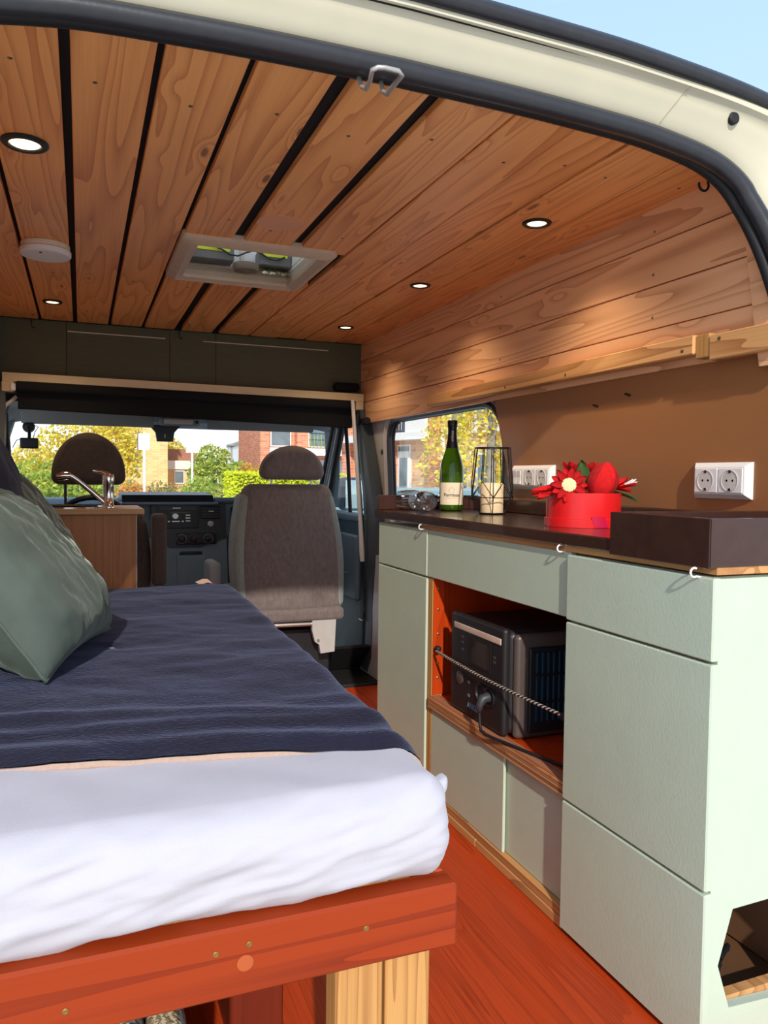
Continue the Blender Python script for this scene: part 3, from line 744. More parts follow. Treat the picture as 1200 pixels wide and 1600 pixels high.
M_boxred = wood('dark_red_ply', srgb(112, 36, 14), srgb(80, 22, 8), 'Z', rings=4, knots=.1, rough=.5, contrast=.4)
rug_m, rt_, rb_ = _base('woven_rug')
cv = coords(rt_, (1, 1, 1)); wv = N(rt_, 'ShaderNodeTexWave', Scale=26.0, Distortion=6.0); wv.inputs['Detail Scale'].default_value = 4.0
rt_.links.new(cv, wv.inputs['Vector']); chk = N(rt_, 'ShaderNodeTexNoise', Scale=16.0); rt_.links.new(cv, chk.inputs['Vector'])
cr = N(rt_, 'ShaderNodeValToRGB'); cr.color_ramp.interpolation = 'CONSTANT'; rt_.links.new(chk.outputs['Fac'], cr.inputs[0])
cr.color_ramp.elements[0].color = srgb(206, 196, 170); cr.color_ramp.elements[1].position = .55; cr.color_ramp.elements[1].color = srgb(120, 124, 132)
rt_.links.new(MIX(rt_, wv.outputs['Fac'], cr.outputs[0], srgb(176, 162, 130), 'MULTIPLY'), rb_.inputs['Base Color']); rb_.inputs['Roughness'].default_value = .9
bump(rt_, rb_, wv.outputs['Fac'], .6, .004)
rg = thing('woven_rug', 'folded cream and grey woven rug stored under the bed', 'rug', (.05, 1.15, 0))
for k in range(5):
    x0 = -.13 + k * .054
    MB().rbox((x0, 1.01, 0.0), (x0 + .052, 1.35, .29 - .008 * k), .022, (2, 6, 5), 3, lambda p: (p.x + .012 * fbm((p.y * 5, p.z * 6, 0)), p.y, p.z)).build('fold', rug_m, rg, smooth=180)
MB().box(.235, .33, 1.30, 1.75, .0, .33, .003).build('storage_box', M_boxred, smooth=0)
tag(bpy.data.objects['storage_box'], 'red stained plywood box under the bed beside the posts', 'box')

# ------------------------------------------------------------------ kitchen block
FX = .985
c1 = thing('narrow_cabinet', 'narrow mint green cabinet at the cab end of the kitchen block', 'cabinet', (1.18, 2.35, 0))
MB().box(1.004, 1.382, 2.143, 2.552, 0, .842).build('body', M_mint, c1, smooth=0)
MB().box(.988, 1.003, 2.143, 2.552, .698, .842, .002).build('drawer_front', M_mint, c1, smooth=0)
MB().box(.988, 1.003, 2.143, 2.552, .012, .692, .002).build('door', M_mint, c1, smooth=0)
c2 = thing('open_shelf_cabinet', 'mint green cabinet with open red shelf niche holding the power station', 'cabinet', (1.18, 1.76, 0))
MB().box(.990, 1.006, 1.400, 2.140, .698, .842, .002).build('fascia', M_mint, c2, smooth=0)
MB().box(.994, 1.03, 2.108, 2.140, .0, .696, .002).build('post', M_post, c2, smooth=0)
side = MB().box(1.03, 1.37, 2.116, 2.140, .0, .84, 0).build('side_panel', M_nook, c2, smooth=0)
MB().box(.996, 1.032, 2.104, 2.1085, .338, .696, 0).build('side_facing', M_nook, c2, smooth=0)
for z in (.665, .60, .525, .435, .39): screw_at(side, (1.012, 2.1035, z), '-Y', .004)
MB().box(1.36, 1.384, 1.402, 2.116, .0, .84).build('back_panel', M_nook, c2, smooth=0)
MB().box(1.007, 1.36, 1.402, 2.116, .70, .715).build('niche_top', M_nook, c2, smooth=0)
sh = MB().box(.987, 1.36, 1.402, 2.112, .300, .333, .0015).build('shelf', M_nook, c2, smooth=0)
for k in range(5):
    MB().box(.9845, .9872, 1.402, 2.112, .3015 + k * .0063, .3015 + k * .0063 + .0050).build('ply_layer', M_plyedge if k % 2 else M_batten, sh, smooth=0)
MB().box(.9875, 1.02, 1.402, 2.112, .3332, .3345).build('worn_strip', M_plyedge, sh, smooth=0)
MB().box(.994, 1.002, 1.672, 2.106, .046, .299, .0015).build('sliding_door', M_mint, c2, smooth=0)
MB().box(1.006, 1.014, 1.402, 1.720, .046, .299, .0015).build('sliding_door', M_mint, c2, smooth=0)
MB().box(.990, 1.03, 1.402, 2.106, .024, .045, .002).build('runner', M_batten, c2, smooth=0)
MB().box(.987, 1.03, 1.402, 1.80, .0, .0235, .002).build('plinth', M_batten, c2, smooth=0)
MB().box(.987, 1.03, 1.803, 2.106, .0, .0235, .002).build('plinth', M_batten, c2, smooth=0)
c3 = thing('drawer_cabinet', 'mint green drawer cabinet at the rear end with hexagonal hole in its side', 'cabinet', (1.18, 1.19, 0))
for (z0, z1) in ((.697, .838), (.3025, .692), (.012, .2975)):
    MB().box(.978, .996, .980, 1.396, z0, z1, .0025).build('drawer_front', M_mint, c3, smooth=0)
MB().box(.997, 1.384, 1.378, 1.398, 0, .838).build('side_panel', M_mint, c3, smooth=0)
MB().box(.997, 1.384, 1.0, 1.376, .815, .838).build('top_panel', M_mint, c3, smooth=0)
MB().box(.997, 1.010, 1.008, 1.376, .0, .815).build('front_panel', M_nook, c3, smooth=0)
HEX = [(1.019, .163), (1.047, .082), (1.20, .074), (1.228, .165), (1.20, .262), (1.049, .258)]
b = MB()
ex0, ex1, ez0, ez1 = .9975, 1.384, 0.0, .836
for yy in (.987, 1.005):
    P_ = lambda x, z: (x, yy, z)
    V = [P_(*h) for h in HEX] + [P_(ex0, ez0), P_(ex1, ez0), P_(ex1, ez1), P_(ex0, ez1), P_(ex0, .163), P_(ex1, .165)]
    b.add(V, [(0, 10, 6, 1), (1, 6, 7, 2), (2, 7, 11, 3), (3, 11, 8, 4), (4, 8, 9, 5), (5, 9, 10, 0)])
V = [(x, .987, z) for (x, z) in HEX] + [(x, 1.005, z) for (x, z) in HEX]
b.add(V, [(i, (i + 1) % 6, 6 + (i + 1) % 6, 6 + i) for i in range(6)])
V = [(ex0, .987, ez0), (ex1, .987, ez0), (ex1, .987, ez1), (ex0, .987, ez1)]; V += [(x, 1.005, z) for (x, y, z) in V]
b.add(V, [(i, (i + 1) % 4, 4 + (i + 1) % 4, 4 + i) for i in range(4)])
b.build('end_panel', M_mint, c3, smooth=0, recalc=False)
MB().box(1.012, 1.384, 1.006, 1.03, .060, .086, .002).build('bottom_rail', M_batten, c3, smooth=0)
MB().box(1.012, 1.384, 1.03, 1.376, .03, .045).build('bottom_board', mat('dark_ply', srgb(110, 76, 50), .7, var=.2, scale=10), c3, smooth=0)
MB().prism([(1.032, .05), (1.376, .05), (1.376, .40), (1.032, .40)], 'X', 1.26, 1.275).build('inner_partition', mat('inner_ply', srgb(134, 96, 66), .7, var=.15, scale=8), c3, smooth=0)
MB().box(1.06, 1.11, 1.25, 1.33, .20, .40, .003).build('inner_post', M_whitepl, c3, smooth=0)
cc = thing('cable_coil', 'coiled black cable lying inside the hexagonal cabinet hole', 'cable', (1.09, 1.10, .045))
pts = []
for k in range(3 * 18 + 1):
    a = 2 * PI * k / 18; pts.append((1.085 + (.045 + .004 * (k // 18)) * math.cos(a), 1.11 + .035 * math.sin(a), .053 + .009 * (k / 18)))
pts += [(1.14, 1.10, .08), (1.18, 1.12, .086), (1.21, 1.15, .055)]
MB().tube(pts, .0055, 7).build('cable_loop', M_rubber2, cc, smooth=80)

wt = thing('worktop', 'dark brown lacquered worktop along the right wall', 'worktop', (1.18, 1.77, .842))
MB().box(.9758, 1.388, .990, 2.568, .857, .885, .003).build('board', M_top, wt, smooth=0)
MB().box(.990, 1.384, .986, 2.20, .8425, .8565, .001).build('support_strip', M_batten, wt, smooth=0)
MB().box(1.366, 1.3885, 1.28, 2.550, .8852, .930, .003).build('back_upstand', M_top, wt, smooth=0)
MB().box(.985, 1.388, 2.551, 2.568, .8852, .938, .003).build('end_upstand', M_top, wt, smooth=0)
tray = thing('tray', 'dark brown open wooden tray at the rear end of the worktop', 'tray', (1.18, 1.11, .8852))
for nm, a in (('side', (.975, 1.388, .986, 1.000)), ('side', (.975, 1.388, 1.232, 1.246)), ('side', (.976, .989, 1.001, 1.231)), ('side', (1.374, 1.388, 1.001, 1.231))):
    MB().box(a[0], a[1], a[2], a[3], .8855 if a[0] > .98 or a[1] > 1 else .8855, .938, .002).build(nm, M_top, tray, smooth=0)
MB().box(.989, 1.374, 1.0, 1.232, .8855, .8865).build('base', M_top, tray, smooth=0)
fa = MB().box(.9715, .9748, .986, 1.246, .8535, .938, .0012).build('front_board', M_top, tray, smooth=0)
MB().box(.9718, 1.388, .9825, .9857, .8565, .938, .001).build('end_board', M_top, tray, smooth=0)

for (x, y, z, lab) in ((.986, 2.165, .843, 'white cup hook on the narrow drawer, nearest the cab'), (.988, 1.425, .843, 'white cup hook between the fascia and the drawer cabinet'), (.976, 1.015, .839, 'white cup hook at the rear corner under the brown tray')):
    h = thing('cup_hook', lab, 'hook', (x, y, z), 'white cup hooks along the worktop edge')
    MB().tube([(x + .012, y, z - .003), (x - .004, y, z - .001)] + [(x - .008 - .008 * math.sin(a), y, z + .006 - .008 * math.cos(a)) for a in [math.radians(q) for q in range(0, 211, 30)]], .0021, 7).build('wire', M_whitepl, h, smooth=80)

# ------------------------------------------------------------------ things on and in the kitchen block
pw = thing('power_station', 'black portable power station standing on the red shelf', 'power station', (1.17, 1.83, .3345))
M_pwf = mat('dark_grey_shell', srgb(44, 40, 40), .42, var=.08, bmp=.08, bscale=300)
M_pwm = mat('warm_grey_shell', srgb(98, 86, 80), .35, var=.06, metal=.3)
def pww(p): return p
MB().rbox((1.012, 1.685, .340), (1.345, 1.985, .612), .022, (4, 4, 4), 3).build('body', M_pwf, pw)
fp = MB().rbox((.998, 1.690, .338), (1.022, 1.990, .618), .011, (4, 6, 6), 3).build('front_panel', mat('front_panel_black', srgb(38, 35, 36), .4, var=.06), pw)
MB().rbox((.9955, 1.702, .5735), (1.000, 1.965, .5905), .0022, (1, 3, 2), 2, lambda p: (p.x, p.y, p.z)).build('light_bar', mat('pale_light_bar', srgb(206, 178, 160), .35), fp)
MB().box(.9960, .9985, 1.752, 1.875, .488, .566, .0015).build('display_bezel', M_blackpl, fp, smooth=0)
MB().box(.9950, .9965, 1.760, 1.868, .494, .560, .0006).build('display', mat('dark_display', srgb(52, 42, 36), .08, var=.5, scale=22), fp, smooth=0)
for k, (y, z) in enumerate(((1.915, .555), (1.915, .540), (1.915, .520), (1.735, .535), (1.735, .523))):
    MB().box(.9972, .9984, y - .006, y + .006, z - .003, z + .003).build('marking', M_pwm, fp, smooth=0)
MB().lathe([(.019, .001), (.019, -.004), (.016, -.006), (0, -.006)], (.9985, 1.925, .437), axis='X', n=24).build('button', M_pwm, fp)
for k in range(6): MB().box(.9965, .9985, 1.868, 1.880, .395 + k * .0125, .402 + k * .0125, .0005).build('port', M_blackpl if k % 3 else M_gbox, fp, smooth=0)
for y in (1.80, 1.755):
    so = MB().lathe([(.027, .001), (.027, -.006), (.023, -.007), (.021, -.003), (.0, -.002)], (.9985, y, .425), axis='X', n=28).build('socket', M_blackpl, fp)
vs, fs = text_mesh('ANKER', .022)
MB().add([(.9968, 1.845 - p.x, .372 + p.y) for p in vs], fs).build('brand_lettering', mat('pale_blue_print', srgb(110, 160, 190), .5), fp, smooth=0)
MB().rbox((1.022, 1.664, .336), (1.35, 1.692, .606), .014, (5, 2, 5), 3).build('side_frame', M_pwm, pw)
sg = MB().rbox((1.055, 1.655, .352), (1.335, 1.668, .572), .005, (5, 2, 5), 2).build('side_grille', M_blackpl, pw)
M_fin = mat('blue_black_fin', srgb(24, 62, 84), .3, metal=.3)
for k in range(15):
    x = 1.072 + k * .0168
    MB().box(x, x + .0065, 1.650, 1.656, .382, .560, .001).build('fin', M_fin, sg, smooth=0)
for z in (.43, .50): MB().box(1.068, 1.325, 1.6485, 1.651, z, z + .006).build('cross_bar', M_blackpl, sg, smooth=0)
pg = thing('power_cable', 'black power cable with plug in the power station', 'cable', (1.0, 1.72, .3345))
MB().tube([(.9925, 1.752, .427), (.975, 1.752, .424), (.966, 1.752, .408), (.9655, 1.752, .390)], [.0135, .0135, .010, .006], 12).build('plug', M_console, pg, smooth=80)
MB().tube([(.9655, 1.752, .394), (.966, 1.75, .362), (.965, 1.742, .345), (.966, 1.72, .3405), (.975, 1.69, .3395), (.992, 1.62, .3395), (1.01, 1.55, .3395), (1.03, 1.48, .3395), (1.06, 1.42, .3395)], .0042, 8).build('cord', M_rubber2, pg, smooth=80)
bgm, bt_, bb_ = _base('braided_bungee')
bw = N(bt_, 'ShaderNodeTexWave', Scale=42.0, Distortion=1.2); bw.bands_direction = 'DIAGONAL'; bt_.links.new(coords(bt_, (1, 1, 1), False), bw.inputs['Vector'])
bcr = N(bt_, 'ShaderNodeValToRGB'); bcr.color_ramp.interpolation = 'CONSTANT'; bcr.color_ramp.elements[0].color = srgb(30, 28, 28); bcr.color_ramp.elements[1].position = .62; bcr.color_ramp.elements[1].color = srgb(200, 186, 170)
bt_.links.new(bw.outputs['Fac'], bcr.inputs[0]); bt_.links.new(bcr.outputs[0], bb_.inputs['Base Color'])
bc = thing('bungee_cord', 'braided elastic cord stretched across the power station', 'cord', (.985, 1.74, .47))
MB().tube([(.990 - .007 * math.sin(i / 20 * PI), 2.066 - i / 20 * .655, .481 - .004 * math.sin(i / 20 * PI) - .003 * i / 20) for i in range(21)], .0042, 8).build('elastic', bgm, bc, smooth=80)
for (x, y, z) in ((1.000, 2.080, .485), (.992, 1.412, .476)):
    MB().rbox((x - .009, y - .012, z - .009), (x + .009, y + .012, z + .009), .008, (2, 2, 2), 2).build('knot', M_rubber2, bc)

# bottle
btl = thing('wine_bottle', 'green sparkling wine bottle with cream label on the worktop', 'bottle', (1.228, 2.46, .8855))
mg, tg_, bg_ = _base('green_bottle_glass'); bg_.inputs['Base Color'].default_value = srgb(74, 118, 16); bg_.inputs['Roughness'].default_value = .04
bg_.inputs['Transmission Weight'].default_value = .55; bg_.inputs['IOR'].default_value = 1.3; bg_.inputs['Coat Weight'].default_value = .5
MB().lathe([(0, .004), (.034, .0), (.042, .005), (.0425, .02), (.0425, .135), (.041, .155), (.036, .178), (.028, .202), (.021, .225), (.0165, .25), (.0145, .27), (.0145, .30), (.016, .302), (.016, .316), (.0, .317)], (1.228, 2.46, .8855), n=36).build('glass_body', mg, btl, smooth=60)
MB().lathe([(.0225, .222), (.0178, .25), (.0160, .27), (.0160, .295), (.0178, .298), (.0178, .318), (.015, .3205), (0, .3205)], (1.228, 2.46, .8855), n=32, cap=False).build('foil', mat('black_foil', srgb(22, 20, 24), .3, var=.1), btl, smooth=60)
M_wine = mat('dark_wine', srgb(12, 18, 8), .2)  # near-black tone of the wine filling the lower bottle
MB().lathe([(0, .006), (.0395, .008), (.0395, .128), (0, .128)], (1.228, 2.46, .8855), n=28).build('wine', M_wine, btl, smooth=60)
fa0 = math.atan2(-2.46, -1.228)                                     # the label faces the doorway
def on_cyl(x, z, r): a = fa0 + x / r; return (1.228 + r * math.cos(a), 2.46 + r * math.sin(a), z)
b = MB(); b.grid(lambda u, v: on_cyl((u - .5) * .098, .8855 + .022 + v * .078, .0432), 24, 2)
lb = b.build('label', mat('cream_paper', srgb(226, 208, 180), .7, var=.04), btl, smooth=80)
M_ink = mat('black_ink', srgb(40, 34, 30), .7)
vs, fs = text_mesh('Porrinos', .0165)
MB().add([on_cyl(p.x, .8855 + .056 + p.y, .0436) for p in vs], fs).build('lettering', M_ink, lb, smooth=0)
vs, fs = text_mesh('Porrinos', .014)
b = MB().add([on_cyl(-p.y, .8855 + .258 + p.x, .0190 - (p.x + .03) * .028) for p in vs], fs); b.build('neck_lettering', mat('silver_ink', srgb(200, 196, 190), .5), bpy.data.objects['foil'], smooth=0)
b = MB()
for (x, z, w, h) in ((-.008, .066, .001, .012), (.008, .066, .001, .014), (0, .0655, .016, .001), (-.004, .078, .001, .004), (0, .080, .001, .005), (.004, .079, .001, .004), (.009, .076, .003, .001), (-.009, .074, .003, .001)):
    q = [on_cyl(x + dx * w / 2, .8855 + z + dz, .0436) for (dx, dz) in ((-1, 0), (1, 0), (1, h), (-1, h))]; b.add(q, [(0, 1, 2, 3)])
for k in range(9): q = [on_cyl(-.022 + k * .005 + dx, .8855 + .045 + dz, .0436) for (dx, dz) in ((0, 0), (.0035, 0), (.0035, .001), (0, .001))]; b.add(q, [(0, 1, 2, 3)])
b.build('emblem', mat('grey_ink', srgb(130, 116, 98), .7), lb, smooth=0)

# lantern with candle
ln = thing('wire_lantern', 'black geometric wire lantern on the worktop by the window', 'lantern', (1.245, 2.20, .8855))
def hexv(r, z, off=0, n=6): return [Vector((1.245 + r * math.cos(a0 + fa0), 2.20 + r * math.sin(a0 + fa0), z)) for a0 in [2 * PI * (i + off) / n for i in range(n)]]
M_wire = mat('black_wire', srgb(24, 22, 24), .4, metal=.4)
T12 = hexv(.057, 1.100, 0, 12); R6 = hexv(.075, .940); A6 = hexv(.066, .990, .5); B6 = hexv(.046, .889)
MB().tube(T12, .0022, 6, closed=True).build('top_ring', M_wire, ln, smooth=80)
for i in range(6):
    MB().tube([T12[2 * i], R6[i]], .0016, 6).build('rod', M_wire, ln, smooth=80)
    MB().tube([T12[2 * i + 1], A6[i]], .0016, 6).build('rod', M_wire, ln, smooth=80)
    MB().tube([R6[i], A6[i], R6[(i + 1) % 6]], .0016, 6).build('chevron_rod', M_wire, ln, smooth=80)
    MB().tube([R6[i], R6[(i + 1) % 6]], .0016, 6).build('waist_rod', M_wire, ln, smooth=80)
    MB().tube([R6[i], B6[i]], .0016, 6).build('base_rod', M_wire, ln, smooth=80)
MB().tube(B6, .0020, 6, closed=True).build('base_ring', M_wire, ln, smooth=80)
MB().lathe([(.045, .0), (.045, .0022), (0, .0022)], (1.245, 2.20, .8862), n=6).build('base_plate', M_wire, ln, smooth=0)
cd = MB().lathe([(0, 0), (.036, 0), (.037, .002), (.037, .094), (.034, .098), (.031, .092), (0, .086)], (1.245, 2.20, .8886), n=32).build('candle', mat('cream_wax', srgb(232, 206, 166), .5, var=.03), smooth=50)
tag(cd, 'cream pillar candle inside the wire lantern', 'candle')
MB().tube([(1.245, 2.20, .974), (1.246, 2.20, .986)], .0012, 5).build('wick', M_rubber2, cd)

# two wine glasses lying on their side
mgl = glass('clear_glass', (.93, .94, .95, 1), .3, 2.0, .85)
def wineglass(lab, foot, d, r=.034):
    d = Vector(d).normalized(); q = Vector((0, 0, 1)).rotation_difference(d).to_matrix()
    t_ = thing('wine_glass', lab, 'glass', foot, 'wine glasses lying on the worktop')
    MB().lathe([(0, .0), (r, .0), (r, .0015), (r * .5, .004), (.006, .010), (.0035, .02), (.0035, .055), (.006, .062)], foot, n=32, M=q).build('foot', mgl, t_, smooth=60)
    MB().lathe([(.005, .060), (.02, .068), (.032, .085), (.0365, .11), (.0355, .14), (.031, .168), (.0300, .168), (.0345, .14), (.0355, .11), (.031, .086), (.019, .070), (0, .066)], foot, n=32, cap=False, M=q).build('bowl', mgl, t_, smooth=60)
wineglass('wine glass lying with its rim towards the doorway, left of the bottle', (1.100, 2.468, .9215), (-.20, -.97, .006), .034)
wineglass('wine glass lying sideways against the end upstand of the worktop', (1.215, 2.512, .9215), (-1, .01, .006), .034)

# gift box with flowers
gx, gy, gz = 1.165, 1.60, .8855
M_redb = mat('glossy_red_card', srgb(222, 28, 30), .28, var=.03, spec=.6)
gb = thing('flower_box', 'round glossy red gift box on the worktop', 'box', (gx, gy, gz))
MB().lathe([(0, .004), (.091, .004), (.091, .083), (.088, .083), (.088, .06), (0, .06)], (gx, gy, gz), n=48).build('tub', M_redb, gb, smooth=40)
MB().lathe([(0, 0), (.0950, 0), (.0950, .020), (.0912, .0205)], (gx, gy, gz), n=48).build('base_lid', M_redb, gb, smooth=40)
b = MB(); ga = math.atan2(-gy, -gx)
b.grid(lambda u, v: (gx + .0960 * math.cos(ga + .30 + .36 * u - .1 * v), gy + .0960 * math.sin(ga + .30 + .36 * u - .1 * v), gz + .001 + v * .026), 6, 2); b.build('sticker', mat('crimson_sticker', srgb(196, 8, 60), .4), gb)
M_felt = mat('red_felt', srgb(206, 16, 18), .95, var=.2, scale=90, bmp=.8, bscale=300)
M_felt2 = mat('deep_red_felt', srgb(176, 10, 14), .95, var=.2, scale=90, bmp=.8, bscale=300)
M_leaf = mat('green_felt_leaf', srgb(62, 92, 42), .9, var=.25, scale=40, bmp=.5, bscale=200)
M_butter = mat('cream_felt', srgb(238, 214, 160), .95, var=.06, bmp=.6, bscale=240)
def frame_of(n_):
    n_ = Vector(n_).normalized(); a = n_.cross(Vector((0, 0, 1)))
    if a.length < 1e-3: a = Vector((1, 0, 0))
    a.normalize(); return a, a.cross(n_).normalized() * -1, n_
def petal(mb, c, dirv, up, L, Wd, cup=.25, t=.0025):
    dirv = Vector(dirv).normalized(); up = Vector(up).normalized(); sd_ = dirv.cross(up).normalized()
    def f(u, v, o):
        w = Wd * math.sin(PI * min(1, .12 + .88 * v)) ** .6 * (1 - .25 * v)
        a = 2 * u - 1
        return Vector(c) + dirv * (L * v) + sd_ * (a * w / 2) + up * (cup * L * v * v + .25 * Wd * a * a + o)
    mb.grid(lambda u, v: f(u, v, 0), 6, 8); mb.grid(lambda u, v: f(1 - u, v, -t), 6, 8)
# gerbera facing the doorway
gc = Vector((1.0970, 1.565, .987)); a_, b2_, n_ = frame_of((-.45, -.85, .30))
t_ = thing('felt_gerbera', 'red felt gerbera with cream centre at the left of the red box', 'flower', gc - Vector((0, 0, .03)), 'felt flowers in the red box')
for k in range(14):
    an = 2 * PI * k / 14; d = a_ * math.cos(an) + b2_ * math.sin(an)
    b = MB(); petal(b, gc + d * .010 - n_ * (.004 * (k % 2)), d, n_, .036, .020, .12); b.build('petal', M_felt if k % 2 else M_felt2, t_, smooth=180, recalc=False)
qm = Vector((0, 0, 1)).rotation_difference(n_).to_matrix()
MB().lathe([(.017, .001), (.0175, .003), (.014, .0055), (0, .006)], gc, n=24, M=qm).build('centre', M_butter, t_)
# hanging bow of ribbon at the left rim
rbw = thing('felt_tulip_petal', 'loose red felt bloom drooping over the left rim of the box', 'flower', (1.0420, 1.64, .955), 'felt flowers in the red box')
for (dv, up_, L, Wd) in (((-.90, .25, -.30), (0, -.3, 1), .066, .034), ((-.80, .1, -.52), (-.3, -.6, .6), .060, .030), ((-.9, .3, -.1), (.1, .2, -1), .058, .028)):
    b = MB(); petal(b, (1.0840, 1.60, .979), dv, up_, L, Wd, .12); b.build('petal', M_felt, rbw, smooth=180, recalc=False)
# closed tulip bud
tb = thing('felt_tulip', 'closed red felt tulip bud in the middle of the red box', 'flower', (1.1870, 1.56, .955), 'felt flowers in the red box')
for k in range(5):
    an = 2 * PI * k / 5 + .5
    b = MB()
    def fbud(u, v, an=an):
        th = an + (u - .5) * 1.75 + .5 * v
        r = .0375 * math.sin(PI * (.10 + .86 * v)) ** .75 + .002 * k * .3
        return (1.187 + .016 * v + r * math.cos(th) * (1 + .0), 1.565 + r * math.sin(th), .955 + .088 * v)
    b.grid(fbud, 10, 12); b.build('petal', M_felt if k % 2 else M_felt2, tb, smooth=180, recalc=False)
rs_ = thing('felt_rose', 'ruffled red felt rose at the back of the red box', 'flower', (1.1970, 1.66, .97), 'felt flowers in the red box')
for k in range(9):
    an = 2 * PI * k / 9; d = Vector((math.cos(an), math.sin(an), .55))
    b = MB(); petal(b, Vector((1.2000, 1.665, 1.005)) + d * .006, d, (0, 0, 1), .045, .036, .2); b.build('petal', M_felt2 if k % 2 else M_felt, rs_, smooth=180, recalc=False)
rr_ = thing('felt_lily', 'red felt flower with white stamens at the right rim of the box', 'flower', (1.2370, 1.585, .965), 'felt flowers in the red box')
for (dv, L) in (((.75, -.45, .02), .060), ((.8, -.2, .3), .046), ((.65, -.6, -.25), .050)):
    b = MB(); petal(b, (1.2270, 1.575, .983), dv, (-.1, -.4, 1), L, .024, .08); b.build('petal', M_felt, rr_, smooth=180, recalc=False)
for k in range(6):
    MB().tube([(1.2540, 1.556, .990), (1.269 + .003 * k, 1.545, 1.000 + .004 * math.sin(k * 2.1))], .0011, 5).build('stamen', M_whitepl, rr_)
for (p, dv, up_, L, Wd, lab) in (((1.1570, 1.595, .975), (.02, .05, 1), (-.3, -.9, 0), .075, .042, 'pointed green felt leaf standing behind the tulip bud'),
                                 ((1.1670, 1.60, .985), (-.85, .1, .42), (.2, -.2, 1), .060, .022, 'curled green felt leaf above the gerbera'),
                                 ((1.2170, 1.60, .975), (.45, .0, .85), (-.3, -.9, .1), .058, .044, 'rounded green felt leaf at the right of the bud'),
                                 ((1.2220, 1.555, .970), (.70, -.55, -.18), (.1, -.2, 1), .058, .020, 'narrow green felt leaf lying over the right rim')):
    b = MB(); petal(b, p, dv, up_, L, Wd, -.15); lf = b.build('felt_leaf', M_leaf, smooth=180, recalc=False); tag(lf, lab, 'leaf', 'felt leaves in the red box')

# wall sockets
def socket_plate(lab, y0, y1, z0, z1, units):
    t_ = thing('wall_socket', lab, 'socket', (1.389, (y0 + y1) / 2, z0), 'wall sockets above the worktop')
    b = MB(); xo = 1.3895
    lv = [(0, 0), (-.004, 0), (-.016, .010), (-.017, .012)]
    vs = []
    for (dx, ins) in lv:
        vs += [(xo + dx, y0 + ins, z0 + ins), (xo + dx, y1 - ins, z0 + ins), (xo + dx, y1 - ins, z1 - ins), (xo + dx, y0 + ins, z1 - ins)]
    fs = [(i * 4 + j, i * 4 + (j + 1) % 4, (i + 1) * 4 + (j + 1) % 4, (i + 1) * 4 + j) for i in range(3) for j in range(4)] + [(12, 13, 14, 15)]
    b.add(vs, fs).build('frame', M_whitepl, t_, smooth=0)
    w = (y1 - y0 - .024) / len(units)
    for i, u in enumerate(units):
        a = y1 - .012 - (i + 1) * w + .002; c = a + w - .004
        ins = MB().box(1.3700, 1.3730, a, c, z0 + .014, z1 - .014, .001).build('insert', M_whitepl, t_, smooth=0)
        ym = (a + c) / 2; zm = (z0 + z1) / 2; rr = min(w * .36, .024)
        if u == 'socket':
            MB().lathe([(rr, -.001), (rr * 1.02, -.0018), (rr * .98, -.0022), (rr * .95, .0), (rr * .90, .012), (0, .012)], (1.3702, ym, zm), axis='X', n=28).build('well', mat('white_well', srgb(214, 208, 202), .35), ins)
            b = MB()
            for dy in (-.0085, .0085): b.lathe([(.0028, 0), (0, 0)], (1.3705 - .0015, ym + dy, zm), axis='X', n=10)
            for dz in (-1, 1): b.box(1.368, 1.3700, ym - .003, ym + .003, zm + dz * rr * .86 - .003, zm + dz * rr * .86 + .003)
            b.build('contacts', M_blackpl, ins, smooth=0)
        else:
            for dy in (-.012, .012): MB().prism([(1.3695, z0 + .018), (1.366, z0 + .018), (1.3685, zm), (1.3665, z1 - .018), (1.3695, z1 - .018)], 'Y', ym + dy - .010, ym + dy + .010).build('rocker', M_whitepl, ins, smooth=0)
socket_plate('double white wall socket beside the tray', 1.288, 1.458, .960, 1.044, ['socket', 'socket'])
socket_plate('triple white switch and socket plate behind the flowers', 2.055, 2.300, .966, 1.046, ['switch', 'socket', 'socket'])

# ------------------------------------------------------------------ cab: blind, pillars, doors, windscreen
rb = thing('roller_blind', 'rolled-up black blind on a cream rail above the cab', 'blind', (CX, 3.82, 1.26))
MB().prism([(-.322, 1.447), (1.374, 1.434), (1.374, 1.395), (-.322, 1.408)], 'Y', 3.79, 3.845).build('rail', M_creampl, rb, smooth=0)
MB().box(-.325, -.275, 3.785, 3.84, 1.362, 1.408, .003).build('end_bracket', M_creampl, rb, smooth=0)
MB().box(-.290, -.268, 3.775, 3.80, 1.365, 1.400, .004).build('end_cap', M_whitepl, rb, smooth=0)
MB().box(1.330, 1.372, 3.785, 3.84, 1.35, 1.394, .003).build('end_bracket', M_creampl, rb, smooth=0)
MB().tube([(-.264, 3.80, 1.388), (1.318, 3.80, 1.374)], .026, 14).build('roll', M_blind, rb)
MB().prism([(-.262, 1.395), (1.318, 1.380), (1.318, 1.262), (-.262, 1.295)], 'Y', 3.815, 3.8185).build('fabric', M_blind, rb, smooth=0)
MB().tube([(-.262, 3.8165, 1.296), (1.318, 3.8165, 1.263)], .007, 8).build('hem_bar', M_blind, rb)
wand = MB().tube([(1.302, 3.76, 1.395), (1.311, 3.72, 1.1), (1.317, 3.67, .80), (1.320, 3.645, .62), (1.321, 3.64, .575)], [.010, .010, .011, .014, .012], 10).build('operating_wand', M_whitepl, rb, smooth=80)

